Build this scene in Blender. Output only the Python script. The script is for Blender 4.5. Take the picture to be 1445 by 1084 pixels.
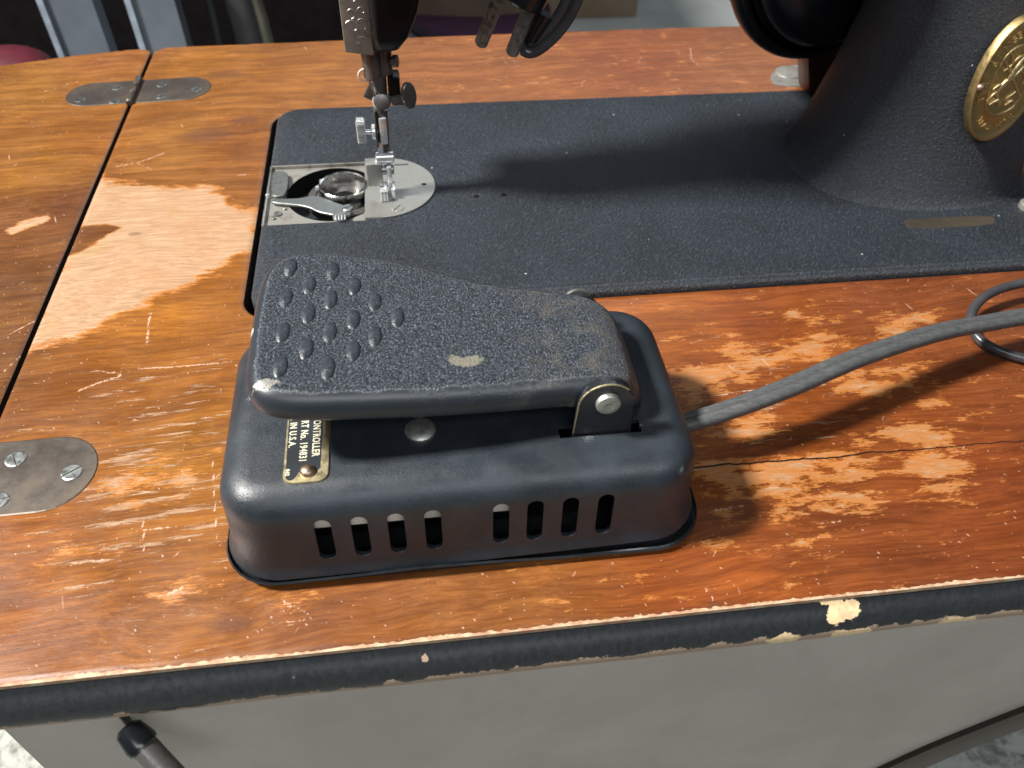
import bpy, bmesh, math, random
import numpy as np
from mathutils import Vector, Matrix, noise
from mathutils.geometry import delaunay_2d_cdt
random.seed(7); rng = np.random.default_rng(7)
S = 0.001                                   # everything below is written in millimetres
scene = bpy.context.scene
C = scene.collection
for o in list(bpy.data.objects): bpy.data.objects.remove(o)

# ------------------------------------------------------------------ camera
F, PITCH, YAW, ROLL = 1150.0, 0.789810924, 0.151693658, 0.0337005932
POS = np.array([69.527, -265.114, 221.634])
_cp, _sp = math.cos(PITCH), math.sin(PITCH)
_fw = np.array([math.sin(YAW)*_cp, math.cos(YAW)*_cp, -_sp])
_r = np.cross(_fw, [0, 0, 1]); _r /= np.linalg.norm(_r); _u = np.cross(_r, _fw)
_R = _r*math.cos(ROLL)+_u*math.sin(ROLL); _U = -_r*math.sin(ROLL)+_u*math.cos(ROLL)
cd = bpy.data.cameras.new("camera"); cam = bpy.data.objects.new("camera", cd); C.objects.link(cam)
M = Matrix(((_R[0], _U[0], -_fw[0], POS[0]*S), (_R[1], _U[1], -_fw[1], POS[1]*S), (_R[2], _U[2], -_fw[2], POS[2]*S), (0, 0, 0, 1)))
cam.matrix_world = M
cd.sensor_width = 36; cd.lens = 36*F/1445; cd.clip_start = 0.01; cd.clip_end = 60
cd.dof.use_dof = True; cd.dof.focus_distance = 0.285; cd.dof.aperture_fstop = 20.0
scene.camera = cam
scene.render.resolution_x, scene.render.resolution_y = 1024, 768

def at(x, y, z=0.0):                        # a point measured in the photograph, on the height z
    d = _fw*F+_R*(x-722.5)-_U*(y-542.0); t = (z-POS[2])/d[2]; p = POS+d*t
    return Vector((p[0], p[1], z))
def atY(x, y, Y):                           # the same on an upright plane
    d = _fw*F+_R*(x-722.5)-_U*(y-542.0); t = (Y-POS[1])/d[1]; p = POS+d*t
    return Vector((p[0], Y, p[2]))

# ------------------------------------------------------------------ world and lamps
w = bpy.data.worlds.new("World"); scene.world = w; w.use_nodes = True
bg = w.node_tree.nodes['Background']; bg.inputs[0].default_value = (0.80, 0.90, 1.0, 1); bg.inputs[1].default_value = 0.085
def area(name, loc, target, sx, sy, power, col):
    ld = bpy.data.lights.new(name, 'AREA'); ld.shape = 'RECTANGLE'; ld.size = sx; ld.size_y = sy; ld.energy = power; ld.color = col
    o = bpy.data.objects.new(name, ld); C.objects.link(o); o.location = loc
    o.rotation_euler = (Vector(target)-Vector(loc)).to_track_quat('-Z', 'Y').to_euler(); return o
area("key_lamp", (-1.30, 0.0, 1.62), (0.12, 0.0, 0.0), 0.27, 0.27, 132, (1.0, 0.965, 0.92))
area("rear_fill", (0.55, 1.75, 1.45), (0.15, 0.05, 0.0), 1.7, 0.8, 9, (0.88, 0.94, 1.0))  # unseen rear fill, added for a broad sheen on the dark paint
area("front_fill", (0.3, -1.2, 1.3), (0.15, 0.0, 0.0), 1.3, 0.45, 12, (0.93, 0.96, 1.0))  # unseen fill added to lift the surfaces facing forward
scene.view_settings.view_transform = 'Standard'; scene.view_settings.look = 'None'
scene.view_settings.exposure = 0.0; scene.view_settings.gamma = 1.0

# ------------------------------------------------------------------ node helpers
class NT:
    def __init__(s, name):
        s.m = bpy.data.materials.new(name); s.m.use_nodes = True; s.t = s.m.node_tree
        s.b = s.t.nodes['Principled BSDF']; s._c = None
    def n(s, typ, **kw):
        x = s.t.nodes.new(typ)
        for k, v in kw.items(): setattr(x, k, v)
        return x
    def put(s, sock, v):
        if v is None: return
        if isinstance(v, bpy.types.NodeSocket): s.t.links.new(v, sock)
        elif isinstance(v, (tuple, list, Vector)) and sock.type == 'RGBA': sock.default_value = tuple(v)[:3]+(1,)
        else: sock.default_value = v
    def coord(s):                            # object coordinates in millimetres
        if s._c is None:
            tc = s.n('ShaderNodeTexCoord'); vm = s.n('ShaderNodeVectorMath', operation='SCALE'); s.t.links.new(tc.outputs['Object'], vm.inputs[0]); vm.inputs['Scale'].default_value = 1000
            s._c = vm.outputs[0]
        return s._c
    def mapping(s, scale=(1, 1, 1), rot=(0, 0, 0), loc=(0, 0, 0), v=None):
        if any(rot) and tuple(scale) != (1, 1, 1):                 # turn first, then stretch along the turned axes
            m0 = s.n('ShaderNodeMapping'); s.put(m0.inputs[0], v or s.coord()); m0.inputs['Rotation'].default_value = rot; v = m0.outputs[0]; rot = (0, 0, 0)
        m = s.n('ShaderNodeMapping'); s.put(m.inputs[0], v or s.coord()); m.inputs['Scale'].default_value = scale; m.inputs['Rotation'].default_value = rot; m.inputs['Location'].default_value = loc
        return m.outputs[0]
    def noise(s, scale, v=None, detail=3, rough=0.55, dist=0.0, out='Fac'):
        x = s.n('ShaderNodeTexNoise'); s.put(x.inputs['Vector'], v or s.coord()); x.inputs['Scale'].default_value = scale
        x.inputs['Detail'].default_value = detail; x.inputs['Roughness'].default_value = rough; x.inputs['Distortion'].default_value = dist
        return x.outputs[out]
    def voro(s, scale, v=None, feature='F1', out='Distance', rnd=1.0):
        x = s.n('ShaderNodeTexVoronoi', feature=feature); s.put(x.inputs['Vector'], v or s.coord()); x.inputs['Scale'].default_value = scale; x.inputs['Randomness'].default_value = rnd
        return x.outputs[out]
    def ramp(s, f, a, b, lo=0.0, hi=1.0, smooth=True):
        x = s.n('ShaderNodeMapRange'); x.interpolation_type = 'SMOOTHSTEP' if smooth else 'LINEAR'; s.put(x.inputs['Value'], f)
        x.inputs['From Min'].default_value = a; x.inputs['From Max'].default_value = b; x.inputs['To Min'].default_value = lo; x.inputs['To Max'].default_value = hi
        return x.outputs[0]
    def math(s, op, a, b=None, c=None):
        x = s.n('ShaderNodeMath', operation=op); s.put(x.inputs[0], a); s.put(x.inputs[1], b)
        if c is not None: s.put(x.inputs[2], c)
        return x.outputs[0]
    def mix(s, f, a, b, mode='MIX'):
        x = s.n('ShaderNodeMix', data_type='RGBA', blend_type=mode); s.put(x.inputs['Factor'], f); s.put(x.inputs['A'], None); s.put(x.inputs[6], a); s.put(x.inputs[7], b)
        return x.outputs[2]
    def attr(s, name, out='Fac'):
        x = s.n('ShaderNodeAttribute', attribute_name=name); return x.outputs[out]
    def sep(s, v=None):
        x = s.n('ShaderNodeSeparateXYZ'); s.put(x.inputs[0], v or s.coord()); return x.outputs
    def bump(s, h, strength, dist, normal=None):
        x = s.n('ShaderNodeBump'); s.put(x.inputs['Height'], h); x.inputs['Strength'].default_value = strength; x.inputs['Distance'].default_value = dist*S
        s.put(x.inputs['Normal'], normal); return x.outputs[0]
    def out(s, col=None, rough=None, metal=None, normal=None, spec=None, coat=None, coat_rough=None):
        I = s.b.inputs
        for k, v in (('Base Color', col), ('Roughness', rough), ('Metallic', metal), ('Normal', normal), ('Specular IOR Level', spec), ('Coat Weight', coat), ('Coat Roughness', coat_rough)):
            if v is not None: s.put(I[k], v)
        return s.m
def lin(r, g, b):
    f = lambda c: (c/255/12.92) if c/255 <= 0.04045 else ((c/255+0.055)/1.055)**2.4
    return (f(r), f(g), f(b))

def paint_mat(name, col, rough=0.42, grain=0.06, dust=True, streak=(2.2, 0.5), bs=0.35, scuffs=()):
    t = NT(name)
    v = t.mapping(scale=(1/streak[0], 1/streak[1], 1/streak[0]), rot=(0, 0, 0.7))
    st = t.noise(2.2, v, 4, 0.7)
    big = t.noise(0.045, None, 4, 0.6)
    c = t.mix(t.ramp(big, 0.3, 0.75), tuple(x*0.75 for x in col), tuple(x*1.3 for x in col)); c = t.mix(t.ramp(st, .55, .75, 0, .45), c, (.07, .08, .092))
    nrm = t.bump(st, bs, 0.12)
    nrm = t.bump(t.noise(1.6, None, 2, 0.5), bs*0.6, 0.10, nrm)
    r = t.ramp(t.noise(0.12, None, 4, 0.6), 0.3, 0.7, rough-0.07, rough+0.1)
    if dust:
        cell = t.voro(0.33, t.mapping(scale=(1, 1, 1), rot=(0, 0, .4)), out='Color'); d = t.voro(0.33, t.mapping(scale=(1, 1, 1), rot=(0, 0, .4)))
        k = t.sep(cell)[0]
        fl = t.math('MULTIPLY', t.ramp(d, 0.03, 0.055, 1, 0), t.ramp(k, 0.80, 0.86))
        haze = t.ramp(t.noise(0.16, None, 6, 0.75), 0.66, 0.85, 0, 0.35)
        c = t.mix(haze, c, (0.20, 0.22, 0.23))
        for (px_, py_, pz_, rr, am) in scuffs:
            vs_ = t.n('ShaderNodeVectorMath', operation='DISTANCE'); t.put(vs_.inputs[0], t.coord()); vs_.inputs[1].default_value = (px_, py_, pz_)
            q_ = t.math('ADD', t.math('DIVIDE', vs_.outputs['Value'], rr), t.math('MULTIPLY', t.math('SUBTRACT', t.noise(1.7, None, 5, .8), .5), 5.0))
            c = t.mix(t.ramp(q_, .05, .5, am, 0), c, (.30, .32, .32))
        c = t.mix(t.math('MULTIPLY', fl, 0.7), c, (0.55, 0.56, 0.54))
    return t.out(c, r, 0.0, nrm, 0.55)

def metal_mat(name, col, rough, dirt=(0.12, 0.10, 0.08), amount=0.35, brushed=(1, 1, 1), metal=1.0, scale=0.35, bs=0.05):
    t = NT(name)
    nz = t.noise(scale, None, 6, 0.7); fine = t.noise(1.5, t.mapping(scale=brushed), 4, 0.7)
    c = t.mix(t.ramp(nz, 0.45, 0.75, 0, amount), col, dirt)
    c = t.mix(t.ramp(fine, 0.35, 0.75, 0, 0.25), c, tuple(x*0.6 for x in col))
    r = t.ramp(nz, 0.3, 0.7, rough-0.08, rough+0.15)
    return t.out(c, r, metal, t.bump(fine, bs, 0.08), 0.5)

def flat_mat(name, col, rough=0.6, var=0.25, scale=0.05, bump=0.0, metal=0.0, spec=0.5):
    t = NT(name)
    nz = t.noise(scale, None, 5, 0.6)
    c = t.mix(t.ramp(nz, 0.3, 0.7), tuple(x*(1-var) for x in col), tuple(min(1, x*(1+var)) for x in col))
    nrm = t.bump(t.noise(1.2, None, 4), bump, 0.2) if bump else None
    return t.out(c, rough, metal, nrm, spec)

# wrinkle finish of the machine bed and pillar
def wrinkle_mat(name, col=(0.022, 0.028, 0.037), tread=False):
    t = NT(name)
    warp = t.noise(0.25, None, 2, 0.5, out='Color')
    if tread:
        v1 = t.noise(0.75, None, 4, 0.75); v2 = t.noise(1.7, None, 3, 0.7)
        h = t.math('ADD', t.math('MULTIPLY', v1, 0.7), v2)
        nrm = t.bump(h, 0.95, 0.55)
        c = t.mix(t.ramp(v2, 0.55, 0.72), col, (0.10, 0.115, 0.135))
        c = t.mix(t.ramp(v2, 0.70, 0.78), c, (0.30, 0.33, 0.37))  # sparkle painted onto the bump crests
        # dusty beige wear near the pivot and one scuffed dent
        sp = t.sep()
        dx = t.math('DIVIDE', t.math('SUBTRACT', sp[0], TREAD_SCUFF[0]), 4.2); dy = t.math('DIVIDE', t.math('SUBTRACT', sp[1], TREAD_SCUFF[1]), 2.6)
        dd = t.math('ADD', t.math('ADD', t.math('MULTIPLY', dx, dx), t.math('MULTIPLY', dy, dy)), t.math('MULTIPLY', t.math('SUBTRACT', t.noise(0.5, None, 4), 0.5), 1.6))
        c = t.mix(t.ramp(dd, 0.75, 1.1, 0.9, 0), c, (0.36, 0.33, 0.26))
        near = t.ramp(sp[0], 70, 105)
        c = t.mix(t.math('MULTIPLY', near, t.ramp(t.noise(0.14, None, 5, 0.7), 0.5, 0.72, 0, 0.55)), c, (0.15, 0.145, 0.125))
        r = t.ramp(v1, 0.3, 0.7, 0.34, 0.55)
        return t.out(c, r, 0.0, nrm, 0.6)
    v = t.mapping(scale=(0.36, 1.1, 0.7), rot=(0, 0, -0.75))
    a = t.noise(1.0, v, 4, 0.65, 0.6); b = t.noise(2.6, v, 3, 0.6, 0.3)
    h = t.math('ADD', a, t.math('MULTIPLY', b, 0.6))
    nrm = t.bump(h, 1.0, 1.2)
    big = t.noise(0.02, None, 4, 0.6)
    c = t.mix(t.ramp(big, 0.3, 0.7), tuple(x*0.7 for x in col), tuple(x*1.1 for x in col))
    c = t.mix(t.ramp(h, 0.80, 1.0, 0, 0.5), c, (0.080, 0.098, 0.12)); c = t.mix(t.ramp(h, 0.72, 0.55, 0, 0.6), c, (0.016, 0.02, 0.028))  # wrinkle highlights on the crests and shade in the creases, put into colour
    cell = t.voro(0.085, None, out='Color'); d = t.voro(0.085); k = t.sep(cell)[0]
    fl = t.math('MULTIPLY', t.ramp(d, 0.025, 0.045, 1, 0), t.ramp(k, 0.66, 0.7)); c = t.mix(fl, c, (0.6, 0.6, 0.58))
    return t.out(c, t.ramp(a, 0.3, 0.7, 0.40, 0.55), 0.0, nrm, 0.55)

# ------------------------------------------------------------------ object helpers
def link_mesh(name, me, mat, parent=None, smooth=False, loc=None):
    o = bpy.data.objects.new(name, me); C.objects.link(o)
    if mat: me.materials.append(mat)
    if smooth: me.shade_smooth()
    if parent is not None:
        o.parent = parent
    return o
def world_of(p):                              # where the thing stands, in millimetres
    v = Vector((0, 0, 0))
    while p is not None: v = v+p.location; p = p.parent
    return v/S
def make(name, verts, faces, mat, parent=None, smooth=False, origin=None):
    base = Vector(origin) if origin is not None else world_of(parent)
    me = bpy.data.meshes.new(name)
    me.from_pydata([tuple((Vector(v)-base)*S) for v in verts], [], faces); me.update()
    bm = bmesh.new(); bm.from_mesh(me); bmesh.ops.recalc_face_normals(bm, faces=bm.faces); bm.to_mesh(me); bm.free()
    o = link_mesh(name, me, mat, parent, smooth)
    o.location = (base-world_of(parent))*S if parent is not None else base*S
    return o
def thing(name, label, cat, loc, group=None):
    o = bpy.data.objects.new(name, None); C.objects.link(o); o.location = Vector(loc)*S; o.empty_display_size = 0.01
    o['label'] = label; o['category'] = cat
    if group: o['group'] = group
    return o
def tag(o, label, cat, group=None):
    o['label'] = label; o['category'] = cat
    if group: o['group'] = group
    return o
def sharp(o, ang=35):
    o.data.set_sharp_from_angle(angle=math.radians(ang)); return o
def box(name, lo, hi, mat, parent=None, bev=0.4, rot=None, pivot=None, seg=2, origin=None):
    bm = bmesh.new(); bmesh.ops.create_cube(bm, size=1)
    c = [(a+b)/2 for a, b in zip(lo, hi)]; s = [abs(b-a) for a, b in zip(lo, hi)]
    for v in bm.verts: v.co = Vector((v.co[i]*s[i]+c[i] for i in range(3)))
    if bev: bmesh.ops.bevel(bm, geom=bm.edges[:], offset=min(bev, min(s)*0.45), segments=seg, affect='EDGES', profile=0.6)
    if rot: bmesh.ops.rotate(bm, verts=bm.verts, cent=Vector(pivot) if pivot else Vector(c), matrix=rot)
    vs = [v.co.copy() for v in bm.verts]; fs = [[v.index for v in f.verts] for f in bm.faces]; bm.free()
    o = make(name, vs, fs, mat, parent, True, origin); return sharp(o, 40)
def lathe(name, prof, p0, axis, mat, parent=None, seg=32, smooth=True, squash=None, origin=None):
    # prof: list of (distance along the axis, radius)
    a = Vector(axis).normalized(); q = a.to_track_quat('Z', 'Y'); X = q @ Vector((1, 0, 0)); Y = q @ Vector((0, 1, 0)); p0 = Vector(p0)
    vs = []; fs = []
    sx, sy = squash or (1, 1)
    for d, r in prof:
        for k in range(seg):
            th = 2*math.pi*k/seg; vs.append(p0+a*d+X*(r*sx*math.cos(th))+Y*(r*sy*math.sin(th)))
    for i in range(len(prof)-1):
        for k in range(seg):
            k2 = (k+1) % seg; fs.append([i*seg+k, i*seg+k2, (i+1)*seg+k2, (i+1)*seg+k])
    if prof[0][1] > 1e-6: fs.append(list(range(seg))[::-1])
    if prof[-1][1] > 1e-6: fs.append([(len(prof)-1)*seg+k for k in range(seg)])
    o = make(name, vs, fs, mat, parent, smooth, origin); return sharp(o, 38)
def spline(pts, n=12):
    P = [Vector(p) for p in pts]; P = [P[0]*2-P[1]]+P+[P[-1]*2-P[-2]]; out = []
    for i in range(1, len(P)-2):
        for k in range(n):
            t = k/n; a, b, c, d = P[i-1], P[i], P[i+1], P[i+2]
            out.append(0.5*((2*b)+(c-a)*t+(2*a-5*b+4*c-d)*t*t+(3*b-a-3*c+d)*t**3))
    out.append(P[-2]); return out
def sweep(name, pts, section, mat, parent=None, up=(0, 0, 1), twist=None, smooth=True, origin=None, caps=True, scale=None):
    # section: list of (sideways, upward) offsets
    pts = [Vector(p) for p in pts]; n = len(section); vs = []; fs = []; up = Vector(up)
    for i, p in enumerate(pts):
        t = (pts[min(i+1, len(pts)-1)]-pts[max(i-1, 0)]).normalized(); s = t.cross(up).normalized(); u = s.cross(t)
        if twist:
            a = twist(i/(len(pts)-1)); s, u = s*math.cos(a)+u*math.sin(a), -s*math.sin(a)+u*math.cos(a)
        k = scale(i/(len(pts)-1)) if scale else 1
        for x, y in section: vs.append(p+s*x*k+u*y*k)
    for i in range(len(pts)-1):
        for k in range(n):
            k2 = (k+1) % n; fs.append([i*n+k, i*n+k2, (i+1)*n+k2, (i+1)*n+k])
    if caps: fs.append(list(range(n))); fs.append([(len(pts)-1)*n+k for k in range(n)][::-1])
    o = make(name, vs, fs, mat, parent, smooth, origin); return sharp(o, 50)
def circ(r, n=16): return [(r*math.cos(2*math.pi*k/n), r*math.sin(2*math.pi*k/n)) for k in range(n)]
def rrect(x0, x1, y0, y1, r, n=8):
    out = []
    for cx, cy, a0 in ((x1-r, y1-r, 0), (x0+r, y1-r, 90), (x0+r, y0+r, 180), (x1-r, y0+r, 270)):
        for k in range(n+1):
            a = math.radians(a0+90*k/n); out.append(Vector((cx+r*math.cos(a), cy+r*math.sin(a))))
    return out
def resample(P, step):
    out = []
    for i in range(len(P)):
        a, b = P[i], P[(i+1) % len(P)]; L = (b-a).length; n = max(1, int(round(L/step)))
        for k in range(n): out.append(a.lerp(b, k/n))
    return out
def smooth_closed(P, it=3):
    P = [Vector(p) for p in P]
    for _ in range(it):
        Q = []
        for i in range(len(P)):
            a, b = P[i], P[(i+1) % len(P)]; Q += [a.lerp(b, .25), a.lerp(b, .75)]
        P = Q
    return P
def inset(P, d):
    # offset a counter-clockwise closed outline inwards
    n = len(P); out = []
    for i in range(n):
        t = (P[(i+1) % n]-P[(i-1) % n]).normalized(); out.append(P[i]+Vector((-t.y, t.x))*d)
    return out
def area2(P): return sum(P[i].x*P[(i+1) % len(P)].y-P[(i+1) % len(P)].x*P[i].y for i in range(len(P)))
def inside(P, x, y):
    c = False; n = len(P); j = n-1
    for i in range(n):
        if (P[i].y > y) != (P[j].y > y) and x < (P[j].x-P[i].x)*(y-P[i].y)/(P[j].y-P[i].y)+P[i].x: c = not c
        j = i
    return c
def cap_points(P, step, zf, holes=(), margin=0.4):
    # fill an outline with a regular lattice so that the surface can curve
    xs = [p.x for p in P]; ys = [p.y for p in P]; pts = list(P); edges = [(i, (i+1) % len(P)) for i in range(len(P))]
    for h in holes:
        b = len(pts); pts += list(h); edges += [(b+i, b+(i+1) % len(h)) for i in range(len(h))]
    x = min(xs)+step*.5
    while x < max(xs):
        y = min(ys)+step*.5
        while y < max(ys):
            if inside(P, x, y) and not any(inside(h, x, y) for h in holes): pts.append(Vector((x, y)))
            y += step
        x += step
    vo, eo, fo, *_ = delaunay_2d_cdt([Vector(p) for p in pts], edges, [], 0, 1e-5)
    F_ = []
    for f in fo:
        cx = sum(vo[i].x for i in f)/len(f); cy = sum(vo[i].y for i in f)/len(f)
        if inside(P, cx, cy) and not any(inside(h, cx, cy) for h in holes): F_.append(list(f))
    return [Vector((v.x, v.y, zf(v.x, v.y))) for v in vo], F_
def shell(rings, captop=None, capbot=False):
    # rings: list of lists of 3-D points, equal counts
    vs = []; fs = []; n = len(rings[0])
    for r in rings: vs += r
    for i in range(len(rings)-1):
        for k in range(n):
            k2 = (k+1) % n; fs.append([i*n+k, i*n+k2, (i+1)*n+k2, (i+1)*n+k])
    if captop:
        V2, F2 = captop; b = len(vs); vs += V2; fs += [[b+i for i in f] for f in F2]
    if capbot: fs.append([(len(rings)-1)*n+k for k in range(n)])
    return vs, fs
def weld(o, d=0.01):
    bm = bmesh.new(); bm.from_mesh(o.data); bmesh.ops.remove_doubles(bm, verts=bm.verts, dist=d*S); bmesh.ops.recalc_face_normals(bm, faces=bm.faces); bm.to_mesh(o.data); bm.free(); o.data.shade_smooth(); return o
def solidify(o, thick, off=-1):
    m = o.modifiers.new('s', 'SOLIDIFY'); m.thickness = thick*S; m.offset = off; m.use_even_offset = True; return bake(o)
def bake(o):
    bpy.context.view_layer.update()
    dg = bpy.context.evaluated_depsgraph_get(); me = bpy.data.meshes.new_from_object(o.evaluated_get(dg)); o.modifiers.clear(); o.data = me; return o
def cut(o, cutters):
    for c in cutters:
        m = o.modifiers.new('b', 'BOOLEAN'); m.operation = 'DIFFERENCE'; m.object = c; m.solver = 'EXACT'
    bake(o)
    for c in cutters: bpy.data.objects.remove(c)
    return o
def text_mesh(name, s, size, mat, parent, origin, xdir, ydir, depth=0.15, align='LEFT', bold=0.0, spacing=1.0, xs=1.0):
    cu = bpy.data.curves.new(name, 'FONT'); cu.body = s; cu.size = size; cu.extrude = depth; cu.align_x = align; cu.offset = bold; cu.space_character = spacing; cu.resolution_u = 3
    t = bpy.data.objects.new(name, cu); C.objects.link(t); bpy.context.view_layer.update()
    me = bpy.data.meshes.new_from_object(t.evaluated_get(bpy.context.evaluated_depsgraph_get())); bpy.data.objects.remove(t)
    X = Vector(xdir).normalized(); Y = Vector(ydir).normalized(); Z = X.cross(Y); o0 = Vector(origin)
    vs = [o0+X*v.co.x*xs+Y*v.co.y+Z*v.co.z for v in me.vertices]; fs = [list(p.vertices) for p in me.polygons]
    bpy.data.meshes.remove(me); return make(name, vs, fs, mat, parent, False)

# ------------------------------------------------------------------ materials
TREAD_SCUFF = at(656, 499, 60.5)
CTRL = Vector((80, -85, 0))                   # base of the foot controller (object coordinates start here)
TREAD_SCUFF = TREAD_SCUFF-CTRL
m_paint = paint_mat("black_enamel", (0.019, 0.025, 0.032), 0.38, bs=0.8, scuffs=[tuple(at(x, y, z)-CTRL)+(r, a) for x, y, z, r, a in ((345, 672, 35, 2.6, .6), (962, 664, 33, 1.8, .7), (352, 562, 37, 1.6, .45), (903, 600, 37, 1.2, .6), (830, 616, 37, 3.5, .3))])
m_paint2 = paint_mat("black_enamel_gloss", (0.016, 0.018, 0.021), 0.26, bs=0.12, dust=False)
m_tread = wrinkle_mat("tread_wrinkle", (0.020, 0.025, 0.033), True)
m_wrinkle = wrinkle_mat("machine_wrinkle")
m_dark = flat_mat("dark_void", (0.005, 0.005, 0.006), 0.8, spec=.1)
m_steel = metal_mat("worn_steel", (0.62, 0.61, 0.57), 0.34, amount=0.5)
m_plate = metal_mat("satin_needle_plate", (0.36, 0.36, 0.335), 0.44, amount=0.15, brushed=(0.3, 2, 1), scale=0.07, metal=.8, bs=.03)
m_chrome = metal_mat("bright_chrome", (0.80, 0.83, 0.84), 0.2, amount=0.15, metal=.7, bs=.0, scale=.2)
m_darksteel = metal_mat("dark_steel", (0.12, 0.115, 0.11), 0.34, dirt=(0.04, 0.032, 0.025), amount=0.7, metal=.55)
m_castmetal = metal_mat("dirty_cast_metal", (0.30, 0.29, 0.265), 0.5, dirt=(0.09, 0.075, 0.05), amount=0.8, scale=0.14, metal=.55)
m_hinge = metal_mat("hinge_steel", (0.135, 0.115, 0.10), 0.38, dirt=(0.15, 0.115, 0.07), amount=0.6, brushed=(0.2, 1.4, 1), scale=0.035, metal=.75)
m_screw = metal_mat("screw_steel", (0.33, 0.345, 0.335), 0.38, amount=0.4)
m_mirror = metal_mat("polished_steel", (0.72, 0.72, 0.70), 0.2, amount=0.3, metal=1.0, bs=.0, scale=.3)
m_rivet = metal_mat("pale_rivet", (0.55, 0.57, 0.53), 0.48, dirt=(0.3, 0.27, 0.2), amount=0.5)
m_brass = metal_mat("brass", (0.58, 0.44, 0.20), 0.40, dirt=(0.30, 0.19, 0.07), amount=0.6, scale=0.5)
m_gold = metal_mat("plate_gold", (0.72, 0.62, 0.38), 0.42, dirt=(0.45, 0.38, 0.22), amount=0.4)
m_bronze = metal_mat("bronze_rivet", (0.42, 0.30, 0.22), 0.42, dirt=(0.2, 0.13, 0.1), amount=0.8, scale=1.2)
m_mica = flat_mat("grey_mica", (0.62, 0.60, 0.55), 0.6)
m_gloss = flat_mat("black_gloss", (0.006, 0.007, 0.009), 0.22, bump=0.0)
m_head = flat_mat("black_japan", (0.006, 0.006, 0.007), 0.35, spec=.15)
m_rubber = NT("grey_rubber_cord")
def _cordmat(t):
    v = t.mapping(scale=(0.25, 1, 1)); nz = t.noise(0.9, v, 5, 0.7)
    c = t.mix(t.ramp(nz, 0.3, 0.7), (0.050, 0.055, 0.057), (0.088, 0.092, 0.092)); c = t.mix(t.ramp(t.noise(0.12, None, 5, .7), .5, .8, 0, .5), c, (0.17, 0.165, 0.14))
    return t.out(c, 0.5, 0, t.bump(nz, 0.15, 0.1))
_cordmat(m_rubber); m_rubber = m_rubber.m
m_cable = flat_mat("grey_black_cable", (0.045, 0.045, 0.05), 0.25)

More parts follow.
